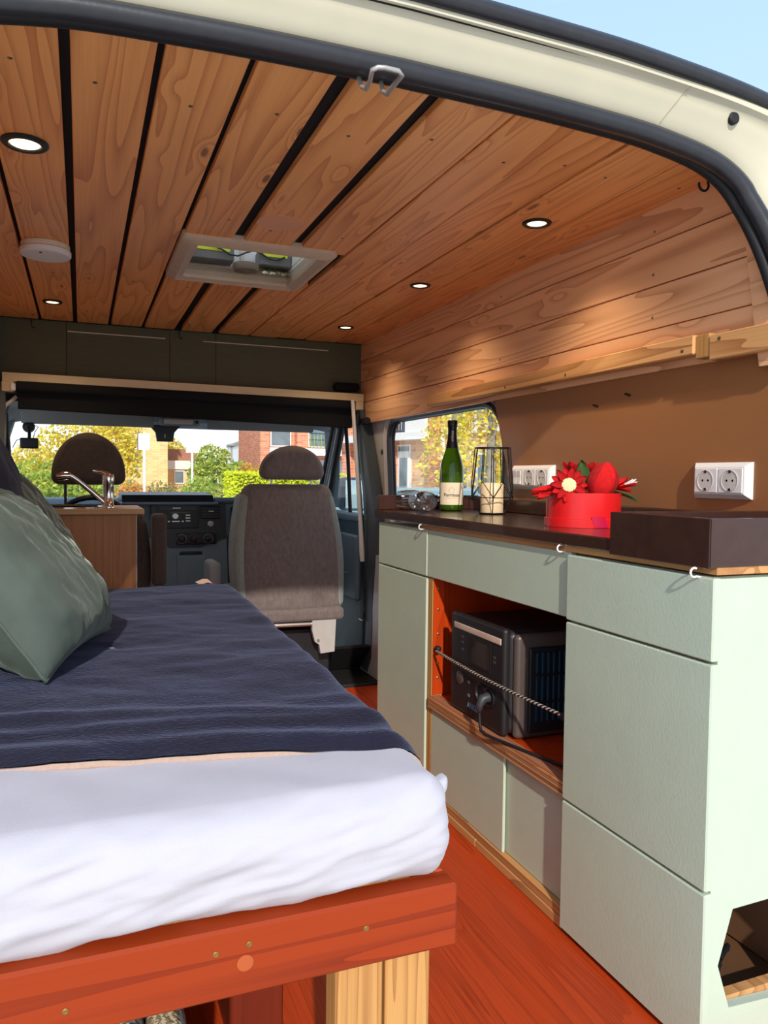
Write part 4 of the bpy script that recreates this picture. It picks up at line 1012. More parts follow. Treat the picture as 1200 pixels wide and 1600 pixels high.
cab = troot('wall_cab', 'grey cab shell with pillars and headliner', (CX, 4.3, 0))  # structural shell of the cab: pillars, headliner, roof and sills
def strip(mb, path, wy, wx):
    """upright trim that follows path (x,y,z) with width wy in y and wx in x"""
    vs = []
    for (x, y, z) in path: vs += [(x, y, z), (x, y + wy, z), (x + wx, y + wy, z), (x + wx, y, z)]
    fs = [(i * 4 + j, i * 4 + (j + 1) % 4, (i + 1) * 4 + (j + 1) % 4, (i + 1) * 4 + j) for i in range(len(path) - 1) for j in range(4)]
    fs += [(0, 1, 2, 3), tuple(4 * (len(path) - 1) + j for j in (3, 2, 1, 0))]
    mb.add(vs, fs)
bp_path = [(1.352, 3.80, 1.40), (1.350, 3.755, 1.25), (1.348, 3.675, 1.10), (1.345, 3.60, .95), (1.342, 3.56, .80), (1.340, 3.545, .55), (1.338, 3.54, .30), (1.335, 3.55, .10), (1.335, 3.60, .02)]
b = MB(); strip(b, bp_path, .085, .06); b.build('right_pillar_trim', M_trimg, cab, smooth=50)
b = MB(); strip(b, [(x + .024, y + .086, z) for (x, y, z) in bp_path], .10, .04); b.build('right_pillar_inner', M_tealdk, cab, smooth=50)
b = MB(); strip(b, [(2 * CX - x - .06, y, z) for (x, y, z) in bp_path], .085, .06); b.build('left_pillar_trim', M_trimg, cab, smooth=50)
MB().prism([(-.36, 1.36), (-.29, 1.36), (-.325, 1.26), (-.345, 1.10), (-.36, 1.0)], 'Y', 3.90, 3.96).build('left_frame_seal', M_rubber2, cab, smooth=0)
MB().tube([(-.345, 3.80, 1.18), (-.335, 3.80, 1.24), (-.315, 3.82, 1.30), (-.27, 3.84, 1.345)], .009, 8).build('grab_edge', M_offwhite, cab, smooth=80)
sb = MB(); sb.prism([(3.70, .02), (3.76, .02), (3.60, .16), (3.54, .16)], 'X', 1.05, 1.335); sb.build('sill_rubber', M_rubber2, cab, smooth=0)
MB().box(1.0, 1.36, 3.78, 4.3, -.12, -.02, .01).build('step', M_teal, cab, smooth=0)
MB().box(.95, 1.45, 3.43, 3.78, -.15, .012, .004).build('door_sill', M_rubber2, cab, smooth=0)
MB().box(1.36, 1.46, 3.78, 4.8, -.16, .05).build('outer_sill', M_tealdk, cab, smooth=0)
# headliner and sun visor edge
hl = MB(); hl.grid(lambda u, v: (-.40 + u * 1.84, 3.85 + .50 * v, 1.42 - .13 * v ** 1.5 - .05 * abs(2 * u - 1) ** 6), 24, 8); hl.build('headliner', M_lining, cab, smooth=60)
MB().box(-.42, 1.46, 3.905, 4.40, 1.45, 1.75).build('cab_roof', M_cream, cab, smooth=0)
for sx in (-1, 1):                                                   # windscreen pillars
    x0 = CX + sx * .845
    b = MB(); strip(b, [(x0 - .03, 4.26, 1.32), (x0 - .03 + sx * .10, 4.55, 1.08), (x0 - .03 + sx * .20, 4.86, .80)], .10, .06); b.build('windscreen_pillar', M_tealdk, cab, smooth=0)
for x0, x1, lab in ((-.28, .36, 'grey sun visor on the driver side, behind the black blind'), (.64, 1.24, 'grey sun visor on the passenger side of the windscreen')):
    sv = thing('sun_visor', lab, 'visor', ((x0 + x1) / 2, 4.28, 1.25), 'folded sun visors')
    MB().rbox((x0, 4.262, 1.252), (x1, 4.285, 1.345), .010, (6, 2, 2), 2, lambda p: (p.x, p.y - (p.z - 1.25) * .5, p.z)).build('pad', M_lining, sv)
    MB().tube([(x0 + .02, 4.255, 1.342), (x0 + .10, 4.25, 1.340)], .006, 6).build('pivot', M_blackpl, sv)
oc = thing('overhead_lamp', 'grey reading lamp in the middle of the cab headliner', 'lamp', (.49, 4.23, 1.265))
MB().rbox((.385, 4.19, 1.264), (.595, 4.27, 1.305), .015, (4, 3, 2), 3).build('housing', M_lining, oc)
MB().rbox((.405, 4.183, 1.27), (.555, 4.195, 1.296), .005, (3, 2, 2), 2).build('lens', M_offwhite, oc)
MB().lathe([(.009, 0), (.009, -.004), (0, -.004)], (.575, 4.19, 1.283), axis='Y', n=12).build('switch', M_blackpl, oc)
mi = thing('rear_view_mirror', 'black mirror mount and sensor on the windscreen', 'mirror', (.43, 4.42, 1.12))
MB().prism([(.345, 1.275), (.515, 1.275), (.480, 1.235), (.472, 1.185), (.388, 1.185), (.380, 1.235)], 'Y', 4.385, 4.42).build('housing', M_blackpl, mi, smooth=0)
MB().tube([(.43, 4.42, 1.27), (.43, 4.40, 1.29)], .016, 8).build('stem', M_blackpl, mi)
MB().box(.427, .431, 4.383, 4.386, 1.205, 1.225).build('indicator', M_whitepl, mi, smooth=0)

wsn = troot('window_2', 'curved windscreen of the cab', (CX, 4.6, .85))
def wsp(u, v): return (CX + (2 * u - 1) * (.86 + .20 * v), 4.36 + .60 * v - .0 + .10 * (1 - (2 * u - 1) ** 2), 1.31 - .47 * v)
MB().grid(wsp, 16, 8).build('pane', M_glass, wsn, smooth=60)
MB().grid(lambda u, v: (.27 + u * .48, 4.425 + .045 * v, 1.298 - .035 * v + 0), 6, 2).build('sun_band', mat('pale_dot_band', srgb(200, 208, 210), .6), wsn, smooth=60)

# front passenger door
d1 = troot('door_1', 'passenger door with quarter light and dark teal card', (1.36, 4.1, 0))
MB().rbox((1.335, 3.66, .02), (1.40, 4.75, .80), .02, (3, 8, 6), 2).build('door_card', M_tealdk, d1)
MB().rbox((1.315, 3.72, .36), (1.345, 4.35, .70), .014, (2, 6, 4), 3).build('card_pocket', M_teal, d1)
MB().tube([(1.325, 3.74, .56), (1.318, 3.82, .50), (1.316, 3.92, .485), (1.318, 4.05, .50)], .004, 6).build('pocket_piping', M_lining, d1, smooth=80)
MB().rbox((1.325, 3.70, .765), (1.40, 4.72, .81), .012, (2, 8, 2), 2).build('window_ledge', M_teal, d1)
MB().tube([(1.362, 4.10, 1.29), (1.362, 4.24, 1.05), (1.362, 4.36, .81)], .020, 8).build('frame_bar', M_rubber2, d1, smooth=80)
MB().tube([(1.352, 4.20, 1.29), (1.352, 4.36, 1.05), (1.352, 4.52, .81)], .026, 8).build('front_frame', M_rubber2, d1, smooth=80)
MB().tube([(1.345, 4.16, 1.29), (1.345, 4.31, 1.05), (1.345, 4.46, .81)], .010, 8).build('grey_channel', M_lining, d1, smooth=80)
MB().tube([(1.362, 4.045, 1.285), (1.362, 4.0, 1.1), (1.362, 3.955, .81)], .011, 8).build('quarter_light_bar', M_rubber2, d1, smooth=80)
MB().tube([(1.362, 3.70, 1.29), (1.362, 4.20, 1.292)], .018, 8).build('top_frame', M_rubber2, d1, smooth=80)
MB().add([(1.375, 3.66, .80), (1.375, 4.55, .80), (1.375, 4.15, 1.30), (1.375, 3.74, 1.30)], [(0, 1, 2, 3)]).build('pane', M_glass, d1, smooth=0)
MB().add([(1.40, 4.36, .80), (1.40, 4.98, .80), (1.40, 4.26, 1.31)], [(0, 1, 2)]).build('corner_glass', M_glass, d1, smooth=0)
mo = thing('door_mirror', 'teal-grey door mirror seen through the passenger window', 'mirror', (1.50, 4.05, .80))
MB().rbox((1.43, 4.30, .80), (1.60, 4.40, 1.0), .03, (3, 3, 3), 3).build('shell', M_teal, mo)
MB().rbox((1.445, 4.292, .815), (1.585, 4.302, .985), .004, (2, 1, 2), 2).build('mirror_glass', mat('mirror_glass', srgb(190, 214, 214), .05, metal=.9), mo)
d2 = troot('door_2', 'driver door, mostly hidden behind the cushions', (-.36, 4.1, 0))
MB().rbox((-.40, 3.66, .02), (-.34, 4.75, .82), .02, (3, 6, 4), 2).build('door_card', M_tealdk, d2)
MB().tube([(-.355, 4.16, 1.29), (-.355, 4.36, 1.05), (-.355, 4.52, .81)], .026, 8).build('front_frame', M_rubber2, d2, smooth=80)
MB().add([(-.37, 3.66, .82), (-.37, 4.5, .82), (-.37, 4.15, 1.30), (-.37, 3.74, 1.30)], [(0, 1, 2, 3)]).build('pane', M_glass, d2, smooth=0)
blt = thing('seat_belt', 'black seat belt strap on the right door pillar', 'seat belt', (1.335, 3.70, .20))
b = MB(); strip(b, [(1.336, 3.79, 1.30), (1.334, 3.745, 1.10), (1.332, 3.68, .85), (1.330, 3.645, .60), (1.328, 3.635, .38), (1.326, 3.64, .28)], .045, .002); b.build('strap', M_rubber2, blt, smooth=50)
MB().rbox((1.322, 3.76, 1.27), (1.345, 3.83, 1.33), .008, (2, 2, 2), 2).build('guide', M_blackpl, blt)
MB().box(1.320, 1.329, 3.63, 3.69, .272, .280, .002).build('anchor', M_steel, blt, smooth=0)

# dashboard
db = thing('dashboard', 'dark dashboard with grey-blue centre console', 'dashboard', (.52, 4.5, 0))
MB().prism([(4.28, .845), (4.33, .868), (4.60, .872), (4.95, .84), (4.95, .30), (4.36, .30), (4.30, .60)], 'X', -.335, 1.335).build('main_body', M_teal, db, smooth=30)
MB().prism([(4.20, .860), (4.225, .895), (4.55, .905), (4.60, .86)], 'X', .195, .665).build('storage_hood', M_blackpl, db, smooth=30)
MB().box(.19, .69, 4.20, 4.28, .843, .860, .006).build('bright_edge', mat('sky_reflection_blue', srgb(120, 136, 156), .4), db, smooth=0)  # sky reflection on the hood edge, painted as pale blue
cs = MB().prism([(.345, .845), (.735, .845), (.740, .66), (.60, .612), (.44, .612), (.345, .67)], 'Y', 4.232, 4.30).build('console_face', M_console, db, smooth=0)
MB().box(.372, .592, 4.226, 4.233, .716, .845, .003).build('radio', M_blackpl, cs, smooth=0)
MB().box(.385, .575, 4.2235, 4.2262, .812, .836, .001).build('cd_slot', M_console, cs, smooth=0)
MB().box(.440, .540, 4.2235, 4.2262, .795, .806, .001).build('display', mat('olive_display', srgb(60, 62, 30), .3), cs, smooth=0)
MB().lathe([(.017, .0), (.0165, -.012), (.014, -.014), (0, -.014)], (.466, 4.226, .782), axis='Y', n=24).build('volume_knob', M_steel, cs)
for (x0, x1, z0, z1) in ((.520, .545, .783, .791), (.520, .545, .767, .775), (.520, .545, .752, .760), (.448, .490, .750, .757), (.428, .438, .749, .758), (.500, .510, .749, .758), (.452, .494, .822, .828)):
    MB().box(x0, x1, 4.2225, 4.2262, z0, z1, .001).build('radio_button', M_steel, cs, smooth=0)
v_ = MB().box(.600, .708, 4.222, 4.234, .766, .836, .004).build('air_vent', M_blackpl, cs, smooth=0)
for k in range(4): MB().box(.606, .702, 4.2195, 4.2225, .774 + k * .015, .778 + k * .015).build('slat', M_console, v_, smooth=0)
MB().box(.642, .668, 4.217, 4.2225, .805, .810).build('tab', M_whitepl, v_, smooth=0)
MB().lathe([(.015, 0), (.016, -.005), (.012, -.006), (.010, .002), (0, .002)], (.653, 4.231, .738), axis='Y', n=22).build('lighter_socket', M_steel, cs)
hp_ = MB().rbox((.474, 4.224, .628), (.686, 4.236, .690), .005, (4, 1, 3), 2).build('heater_panel', M_blackpl, cs)
for x, m_ in ((.500, M_console), (.563, mat('red_blue_scale', srgb(112, 44, 46), .5)), (.640, M_console)):
    MB().lathe([(.026, 0), (.026, -.003), (.0225, -.003)], (x, 4.2240, .658), axis='Y', n=26, cap=False).build('scale_ring', M_gbox if x != .563 else m_, hp_)
    kn = MB().lathe([(.020, 0), (.019, -.014), (.016, -.016), (0, -.016)], (x, 4.2240, .658), axis='Y', n=24).build('heater_knob', M_blackpl, hp_)
lc = MB().prism([(.335, .668), (.44, .611), (.60, .611), (.742, .658), (.755, .28), (.32, .28)], 'Y', 4.238, 4.30).build('lower_console', M_teal, db, smooth=0)
MB().rbox((.475, 4.230, .398), (.622, 4.242, .568), .005, (3, 1, 3), 2).build('ashtray_lid', M_teal, lc)
MB().rbox((.490, 4.232, .572), (.610, 4.242, .590), .004, (3, 1, 2), 2).build('recess', M_blackpl, lc)
MB().lathe([(.05, 0), (.05, -.004), (.042, -.004), (.04, .004), (0, .004)], (.36, 4.236, .56), axis='Y', n=28).build('cup_ring', M_blackpl, lc)
MB().box(.760, 1.32, 4.262, 4.30, .30, .68, .01).build('glove_box', M_tealdk, db, smooth=0)
MB().box(.775, .90, 4.268, 4.285, .70, .83, .005).build('side_tray', M_blackpl, db, smooth=0)
MB().box(.668, 1.33, 4.24, 4.32, .850, .880, .012).build('passenger_ledge', M_teal, db, smooth=0)
sw = thing('steering_wheel', 'black steering wheel behind the sink cabinet', 'steering wheel', (.05, 4.05, .60))
qs = Matrix.Rotation(math.radians(-62), 3, 'X')
MB().tube([Vector((.05, 4.02, .735)) + qs @ Vector((.175 * math.cos(2 * PI * i / 36), .175 * math.sin(2 * PI * i / 36), 0)) for i in range(36)], .014, 8, closed=True).build('rim', M_blackpl, sw, smooth=80)
for a in (0, 120, 240):
    c_, s_ = math.cos(math.radians(a + 90)), math.sin(math.radians(a + 90))
    MB().tube([Vector((.05, 4.02, .735)) + qs @ Vector((r_ * c_, r_ * s_, -.02 * (1 - r_ / .175))) for r_ in (.02, .10, .172)], .013, 8).build('spoke', M_blackpl, sw, smooth=80)
MB().rbox((-.01, 3.98, .68), (.11, 4.06, .79), .03, (2, 2, 2), 3).build('hub', M_blackpl, sw)
dc = thing('dash_camera', 'black dash camera hanging from a suction mount on the windscreen', 'camera', (-.235, 4.22, 1.12))
MB().rbox((-.282, 4.20, 1.125), (-.198, 4.235, 1.178), .008, (3, 2, 2), 2).build('camera_body', M_blackpl, dc)
MB().lathe([(.030, 0), (.026, -.02), (.010, -.026)], (-.245, 4.28, 1.236), axis='Y', n=24).build('suction_cup', M_blackpl, dc)
MB().tube([(-.245, 4.26, 1.235), (-.240, 4.235, 1.205), (-.240, 4.22, 1.178)], .008, 8).build('arm', M_blackpl, dc, smooth=80)
MB().tube([(-.222, 4.22, 1.178), (-.215, 4.24, 1.21), (-.20, 4.26, 1.235), (-.23, 4.28, 1.25)], .002, 6).build('cable', M_blackpl, dc, smooth=80)
MB().tube([(-.275, 4.22, 1.175), (-.30, 4.25, 1.165), (-.32, 4.28, 1.13)], .002, 6).build('cable', M_blackpl, dc, smooth=80)

# seats
def seat_back(xc, y, mats_, name, lab, head, zt=.965, h0=.985, h1=1.132, hx=.022):
    t_ = thing(name, lab, 'seat', (xc, y, .0), 'front seats of the cab')
    m1, m2 = mats_
    def wb(p):
        f = (p.z - .36) / .61
        w = 1.0 - .16 * max(0, f - .45) ** 1.4 / .55 ** 1.4 - .05 * max(0, .3 - f)
        return (xc + (p.x - xc) * w, p.y + .10 * f + .025 * ((p.x - xc) / .26) ** 2, p.z)
    MB().rbox((xc - .242, y, .375), (xc + .252, y + .11, zt), .05, (8, 3, 8), 4, wb).build('backrest', m1, t_, smooth=180)
    def wb2(p):
        q = wb(p); return q
    for s_ in (-1, 1):
        x0 = xc + s_ * .245
        MB().rbox((min(x0, x0 - s_ * .055), y + .005, .40), (max(x0, x0 - s_ * .055), y + .17, zt - .045), .024, (2, 4, 8), 3, lambda p: (wb(p)[0] + s_ * .014 * (1 - abs((p.z - .66) / .3) ** 2), wb(p)[1], p.z)).build('side_bolster', m2, t_, smooth=180)
    MB().rbox((xc - .23, y - .004, .345), (xc + .235, y + .09, .405), .02, (6, 2, 2), 3).build('lower_flap', m1, t_, smooth=180)
    hw = .15
    def wh(p):
        f = (p.z - h0) / (h1 - h0 + .008); hwz = math.sqrt(max(.0, 1 - max(0, f - .18) ** 2 * 1.42)) if f > .18 else 1.0
        return (xc + hx + (p.x - xc) * max(hwz, .30), p.y + .10, p.z + .012 * (1 - ((p.x - xc) / hw) ** 2) * f)
    h = MB().rbox((xc - hw, y + .0, h0), (xc + hw, y + .10, h1), .035, (10, 3, 8), 4, wh).build('headrest', m1, t_, smooth=180)
    for dx in (-.095, .095): MB().tube([(xc + hx + dx, y + .15, zt - .02), (xc + hx + dx, y + .15, h0 + .03)], .006, 8).build('headrest_post', M_steel if head else M_blackpl, t_)
    MB().rbox((xc - .25, y + .12, .30), (xc + .25, y + .60, .46), .05, (6, 6, 3), 3).build('cushion', m1, t_, smooth=180)
    MB().box(xc - .20, xc + .20, y + .10, y + .55, .08, .30, .01).build('pedestal', M_blackpl, t_, smooth=0)
    MB().tube([(xc - .22, y + .02, .335), (xc + .12, y + .02, .330)], .010, 8).build('hinge_bar', M_steel, t_)
    return t_
ps = seat_back(.887, 3.33, (M_seat, M_seatside), 'passenger_seat', 'grey-brown fabric passenger seat seen from behind', True)
MB().prism([(.972, .362), (1.085, .362), (1.078, .20), (1.012, .195), (1.006, .235), (.985, .25), (.972, .30)], 'Y', 3.335, 3.36)  .build('side_cover', mat('pale_grey_plastic', srgb(176, 172, 168), .45), ps, smooth=0)
MB().lathe([(.008, 0), (.007, -.003), (0, -.003)], (1.0, 3.335, .255), axis='Y', n=12).build('cover_screw', M_steel, ps)
MB().tube([(1.115, 3.42, .54), (1.118, 3.41, .50), (1.112, 3.41, .46), (1.12, 3.42, .43)], [.010, .016, .011, .015], 8).build('recline_lever', M_blackpl, ps)
MB().rbox((.545, 3.55, .48), (.60, 3.75, .60), .02, (2, 3, 2), 2).build('armrest_pad', M_lining, ps)
ds = seat_back(.025, 3.42, (M_seatdk, M_seatdk), 'driver_seat', 'dark driver seat with rounded headrest behind the sink', False, .855, .955, 1.168, .006)
MB().rbox((.282, 3.43, .52), (.345, 3.52, .832), .018, (2, 2, 4), 3).build('folded_armrest', M_seatdk, ds, smooth=180)

# sink cabinet
sk = thing('sink_cabinet', 'small oak veneer sink cabinet behind the bed', 'cabinet', (-.06, 3.14, 0))
MB().box(-.33, .190, 3.0, 3.33, 0, .852, .001).build('body', M_oak, sk, smooth=0)
MB().box(.1905, .192, 2.999, 3.33, 0, .852).build('edge_band', M_whitepl, sk, smooth=0)
tp = MB().box(-.335, .218, 2.985, 3.36, .853, .8735, .002).build('top_board', M_oaktop, sk, smooth=0)
MB().lathe([(.135, .0), (.135, .004), (.125, .006), (.118, .002), (.11, -.0), (.0, -.0)], (-.06, 3.16, .8738), n=40).build('sink_basin', M_chrome, sk)
fc = MB().lathe([(.024, 0), (.024, .008), (.019, .012), (.019, .085), (.021, .088), (.021, .12), (.017, .128), (0, .129)], (.095, 3.10, .8738), n=24).build('faucet', M_chrome, sk, smooth=60)
MB().tube([(.083, 3.10, .892), (.04, 3.10, .932), (-.01, 3.10, .976), (-.03, 3.10, .990), (-.045, 3.10, .994)], [.011, .0105, .010, .011, .013], 12).build('spout', M_chrome, fc, smooth=80)
MB().tube([(-.035, 3.10, .995), (-.06, 3.10, .994), (-.085, 3.10, .988)], [.013, .016, .013], 14).build('spray_head', M_chrome, fc, smooth=80)
MB().tube([(.098, 3.10, .995), (.075, 3.10, 1.008), (.040, 3.10, 1.014)], [.016, .009, .006], 10).build('lever', M_chrome, fc, smooth=80)

# ------------------------------------------------------------------ outside
GZ = -.65
pav, pt_, pb_ = _base('pale_paving')
pbk = N(pt_, 'ShaderNodeTexBrick', Scale=4.0); pbk.inputs['Color1'].default_value = srgb(224, 218, 206); pbk.inputs['Color2'].default_value = srgb(214, 206, 196); pbk.inputs['Mortar'].default_value = srgb(180, 174, 164)
ptc = N(pt_, 'ShaderNodeTexCoord'); pt_.links.new(ptc.outputs['Object'], pbk.inputs['Vector']); pt_.links.new(pbk.outputs['Color'], pb_.inputs['Base Color']); pb_.inputs['Roughness'].default_value = .85
struct(MB().box(-90, 90, -60, 130, GZ - .1, GZ).build('ground', pav, smooth=0), 'paved street around the van')
M_bark = mat('bark', srgb(96, 84, 70), .9, var=.25, scale=12, bmp=.6, bscale=30, dist=.02)
def leaves(mb, c, rad, n, size, seed, hollow=.35, clump=5.0):
    rnd = random.Random(seed); k = 0; c = Vector(c)
    while k < n:
        p = Vector((rnd.uniform(-1, 1), rnd.uniform(-1, 1), rnd.uniform(-1, 1)))
        if p.length > 1 or p.length < hollow: continue
        q = Vector((p.x * rad[0], p.y * rad[1], p.z * rad[2]))
        if noise.noise((q + Vector((seed, 0, 0))) * clump / max(rad)) < -.12 and p.length > .6: continue
        a = Vector((rnd.gauss(0, 1), rnd.gauss(0, 1), rnd.gauss(0, 1))).normalized(); b_ = a.orthogonal().normalized()
        s_ = size * rnd.uniform(.6, 1.3); w = s_ * .55
        mb.add([c + q - a * s_, c + q + b_ * w, c + q + a * s_, c + q - b_ * w], [(0, 1, 2, 3)]); k += 1
L_yel = leafmat('autumn_yellow_leaves', [srgb(178, 167, 53), srgb(242, 210, 76), srgb(250, 231, 99), srgb(204, 201, 83)])
L_grn = leafmat('fresh_green_leaves', [srgb(117, 144, 53), srgb(174, 197, 76), srgb(208, 213, 94), srgb(135, 163, 71)])
L_mix = leafmat('mixed_hedge_leaves', [srgb(117, 126, 71), srgb(167, 167, 99), srgb(208, 178, 103), srgb(147, 156, 76)])
L_lime = leafmat('lime_hedge_leaves', [srgb(224, 231, 30), srgb(250, 250, 53), srgb(190, 208, 30), srgb(250, 250, 87)])
L_org = leafmat('orange_leaves', [srgb(201, 144, 65), srgb(242, 174, 76), srgb(178, 156, 76)])
def tree(name, lab, base, blobs, lm, size, seed, trunk=.12, cat='tree', group='trees and shrubs seen through the windscreen'):
    t_ = thing(name, lab, cat, base, group)
    b = MB()
    for i, (c, r, n_) in enumerate(blobs): leaves(b, c, r, n_, size, seed + i * 13)
    b.build('foliage', lm, t_, smooth=0, recalc=False)
    top = blobs[0][0]
    MB().tube([base, ((base[0] + top[0]) / 2 + .05, (base[1] + top[1]) / 2, (base[2] + top[2]) / 2), top], [trunk, trunk * .75, trunk * .35], 8).build('trunk', M_bark, t_)
    return t_
tree('autumn_tree', 'yellow autumn tree behind the driver headrest', (.2, 37, GZ), [((.2, 37, 1.6), (2.5, 1.8, 2.0), 2600), ((-1.9, 36, .6), (1.8, 1.5, 1.7), 1700), ((1.5, 37, 2.4), (1.3, 1.2, 1.4), 1200)], L_yel, .13, 11, .16)
tree('green_tree', 'yellow-green leafy tree left of the small bungalow', (-1.7, 33, GZ), [((-1.7, 33, .4), (1.6, 1.2, 1.2), 1600), ((.2, 33, .2), (1.3, 1.0, 1.0), 1100)], L_grn, .11, 31, .08)
tree('round_tree', 'round green-yellow tree in the middle of the windscreen view', (6.6, 42, GZ), [((6.6, 42, .95), (1.35, 1.2, 1.75), 2400), ((7.25, 38, .6), (1.0, 1.0, 1.2), 1500)], L_grn, .12, 47, .12)
tree('brown_tree', 'reddish brown shrub beside the round green tree', (7.6, 36, GZ), [((7.4, 36, .55), (.9, .8, 1.1), 1300)], L_org, .09, 51, .06)
tree('tall_back_tree', 'yellowish tree behind the bungalow roof', (5.0, 52, GZ), [((5.2, 52, 2.0), (1.5, 1.2, 1.5), 1500)], L_yel, .14, 57, .12)
tree('orange_shrub', 'orange shrub just right of the driver headrest', (1.55, 27, GZ), [((1.60, 27, .2), (.55, .5, .6), 900)], L_org, .07, 61, .05, 'shrub')
tree('green_bush', 'bright green bush left of the lime hedge', (3.35, 23, GZ), [((3.25, 23, .25), (.62, .6, .75), 1500)], L_grn, .06, 67, .05, 'shrub')
hg = thing('mixed_hedge', 'low mixed green hedge across the street', 'hedge', (2.7, 29, GZ), 'trees and shrubs seen through the windscreen')
b = MB()
for k in range(9): leaves(b, (1.3 + k * .42, 29 + .1 * (k % 2), .05 + .10 * math.sin(k * 2.3)), (.36, .4, .72), 360, .07, 71 + k)
b.build('foliage', L_mix, hg, smooth=0, recalc=False)
MB().box(1.0, 5.0, 28.85, 29.15, GZ, .3).build('branches', M_bark, hg, smooth=0)
lh = thing('lime_hedge', 'clipped bright lime green hedge in front of the brick flats', 'hedge', (4.9, 20, GZ), 'trees and shrubs seen through the windscreen')
b = MB(); rnd = random.Random(5)
for k in range(5200):
    x, y, z = rnd.uniform(3.52, 6.6), rnd.uniform(19.5, 20.5), rnd.uniform(GZ, 1.09)
    f = rnd.random()
    if f < .5: y = 19.5 + rnd.gauss(0, .03)
    elif f < .75: z = 1.08 + rnd.gauss(0, .02)
    elif f < .9: x = 3.53 + rnd.gauss(0, .03)
    a = Vector((rnd.gauss(0, 1), rnd.gauss(0, 1), rnd.gauss(0, 1))).normalized(); b_ = a.orthogonal().normalized(); q = Vector((x, y, z)); s_ = .05
    b.add([q - a * s_, q + b_ * s_ * .6, q + a * s_, q - b_ * s_ * .6], [(0, 1, 2, 3)])
b.build('foliage', L_lime, lh, smooth=0, recalc=False)
MB().box(3.6, 6.5, 19.6, 20.4, GZ, 1.02).build('core', mat('hedge_core', srgb(120, 124, 20), .9), lh, smooth=0)

B_tan = brickmat('tan_brick', srgb(246, 206, 140), srgb(230, 179, 118), srgb(243, 223, 184), 2.2)
B_red = brickmat('red_brick', srgb(234, 153, 115), srgb(203, 122, 89), srgb(234, 206, 184), 2.2)
B_buff = brickmat('buff_brick', srgb(234, 188, 142), srgb(210, 159, 115), srgb(234, 210, 179), 2.2)
M_roof = mat('brown_roof_tiles', srgb(168, 118, 92), .8, var=.15, scale=8)
M_frame = mat('white_window_frame', srgb(238, 236, 230), .5)
M_pane = mat('far_window_glass', srgb(120, 134, 140), .1, var=.3, scale=2, spec=.8)
M_white_r = mat('white_render', srgb(240, 236, 228), .7)
M_dblue = mat('dark_blue_frame', srgb(52, 66, 96), .5)
def window_of(par, x0, x1, z0, z1, y, fr=M_frame, pn=M_pane, d=.08):
    w_ = MB().box(x0, x1, y - d, y, z0, z1, .01).build('window', fr, par, smooth=0)
    MB().box(x0 + .07, x1 - .07, y - d - .012, y - d - .002, z0 + .07, z1 - .07).build('pane', pn, w_, smooth=0)
h1 = thing('tan_brick_house', 'tan brick gable house behind the street signs', 'house', (3.1, 45, GZ))
MB().prism([(1.9, GZ), (4.35, GZ), (4.35, 4.6), (3.1, 6.2), (1.9, 4.6)], 'Y', 43, 50).build('wall', B_tan, h1, smooth=0)
MB().prism([(1.75, 4.4), (3.1, 6.1), (4.5, 4.4), (4.5, 4.65), (3.1, 6.4), (1.75, 4.65)], 'Y', 42.8, 50.2).build('roof', M_roof, h1, smooth=0)
window_of(h1, 2.55, 2.95, 1.3, 2.4, 43.0)
h2 = thing('bungalow', 'low bungalow with white fascia and brown roof', 'house', (5.4, 47, GZ))
MB().box(4.55, 6.6, 46, 50, GZ, 1.35).build('wall', B_tan, h2, smooth=0)
MB().box(4.45, 6.7, 45.8, 50, 1.35, 1.85).build('fascia', M_white_r, h2, smooth=0)
MB().prism([(4.45, 1.86), (6.7, 1.86), (6.2, 2.55), (4.45, 2.55)], 'Y', 47, 50).build('roof', M_roof, h2, smooth=0)
window_of(h2, 5.0, 5.6, .5, 1.3, 46.0); window_of(h2, 5.75, 6.1, .7, 1.3, 46.0); window_of(h2, 5.3, 5.6, 2.05, 2.4, 47.2)
h3 = thing('white_flats', 'distant white flat-roofed building with ribbon window', 'building', (12.6, 62, GZ))
MB().box(11.6, 15, 61, 66, GZ, 3.4).build('wall', M_white_r, h3, smooth=0)
MB().prism([(11.5, 3.4), (15, 3.4), (15, 4.3), (12.6, 4.0), (11.5, 3.6)], 'Y', 60.8, 66).build('roof', mat('grey_roof', srgb(150, 150, 146), .7), h3, smooth=0)
for k in range(4): window_of(h3, 11.75 + k * .5, 12.2 + k * .5, 2.5, 3.2, 61.0)
h4 = thing('brick_flats', 'red brick flats with white bands right of the windscreen', 'building', (13, 42, GZ))
for (x0, x1) in ((8.75, 9.25), (10.75, 11.35), (14.0, 14.6), (17.2, 17.8)):
    MB().box(x0, x1, 40, 46, GZ, 9).build('brick_pier', B_red, h4, smooth=0)
MB().box(9.2, 22, 40.6, 46, GZ, 9).build('wall', B_red, h4, smooth=0)
for z in (2.15, 4.9): MB().box(9.25, 22, 39.9, 41.5, z, z + .38).build('balcony_slab', M_white_r, h4, smooth=0)
for k, x in enumerate((9.4, 11.5, 12.8, 14.8, 16.0, 18.0)):
    window_of(h4, x, x + 1.15, 2.6, 3.9, 40.58); window_of(h4, x, x + 1.15, .2, 1.9, 40.58)
rl = MB().box(11.4, 13.9, 39.92, 39.96, 3.30, 3.36).build('balcony_rail', M_dblue, h4, smooth=0)
for k in range(12): MB().box(11.45 + k * .2, 11.48 + k * .2, 39.92, 39.95, 2.53, 3.3).build('baluster', mat('green_baluster', srgb(150, 180, 70), .6), rl, smooth=0)
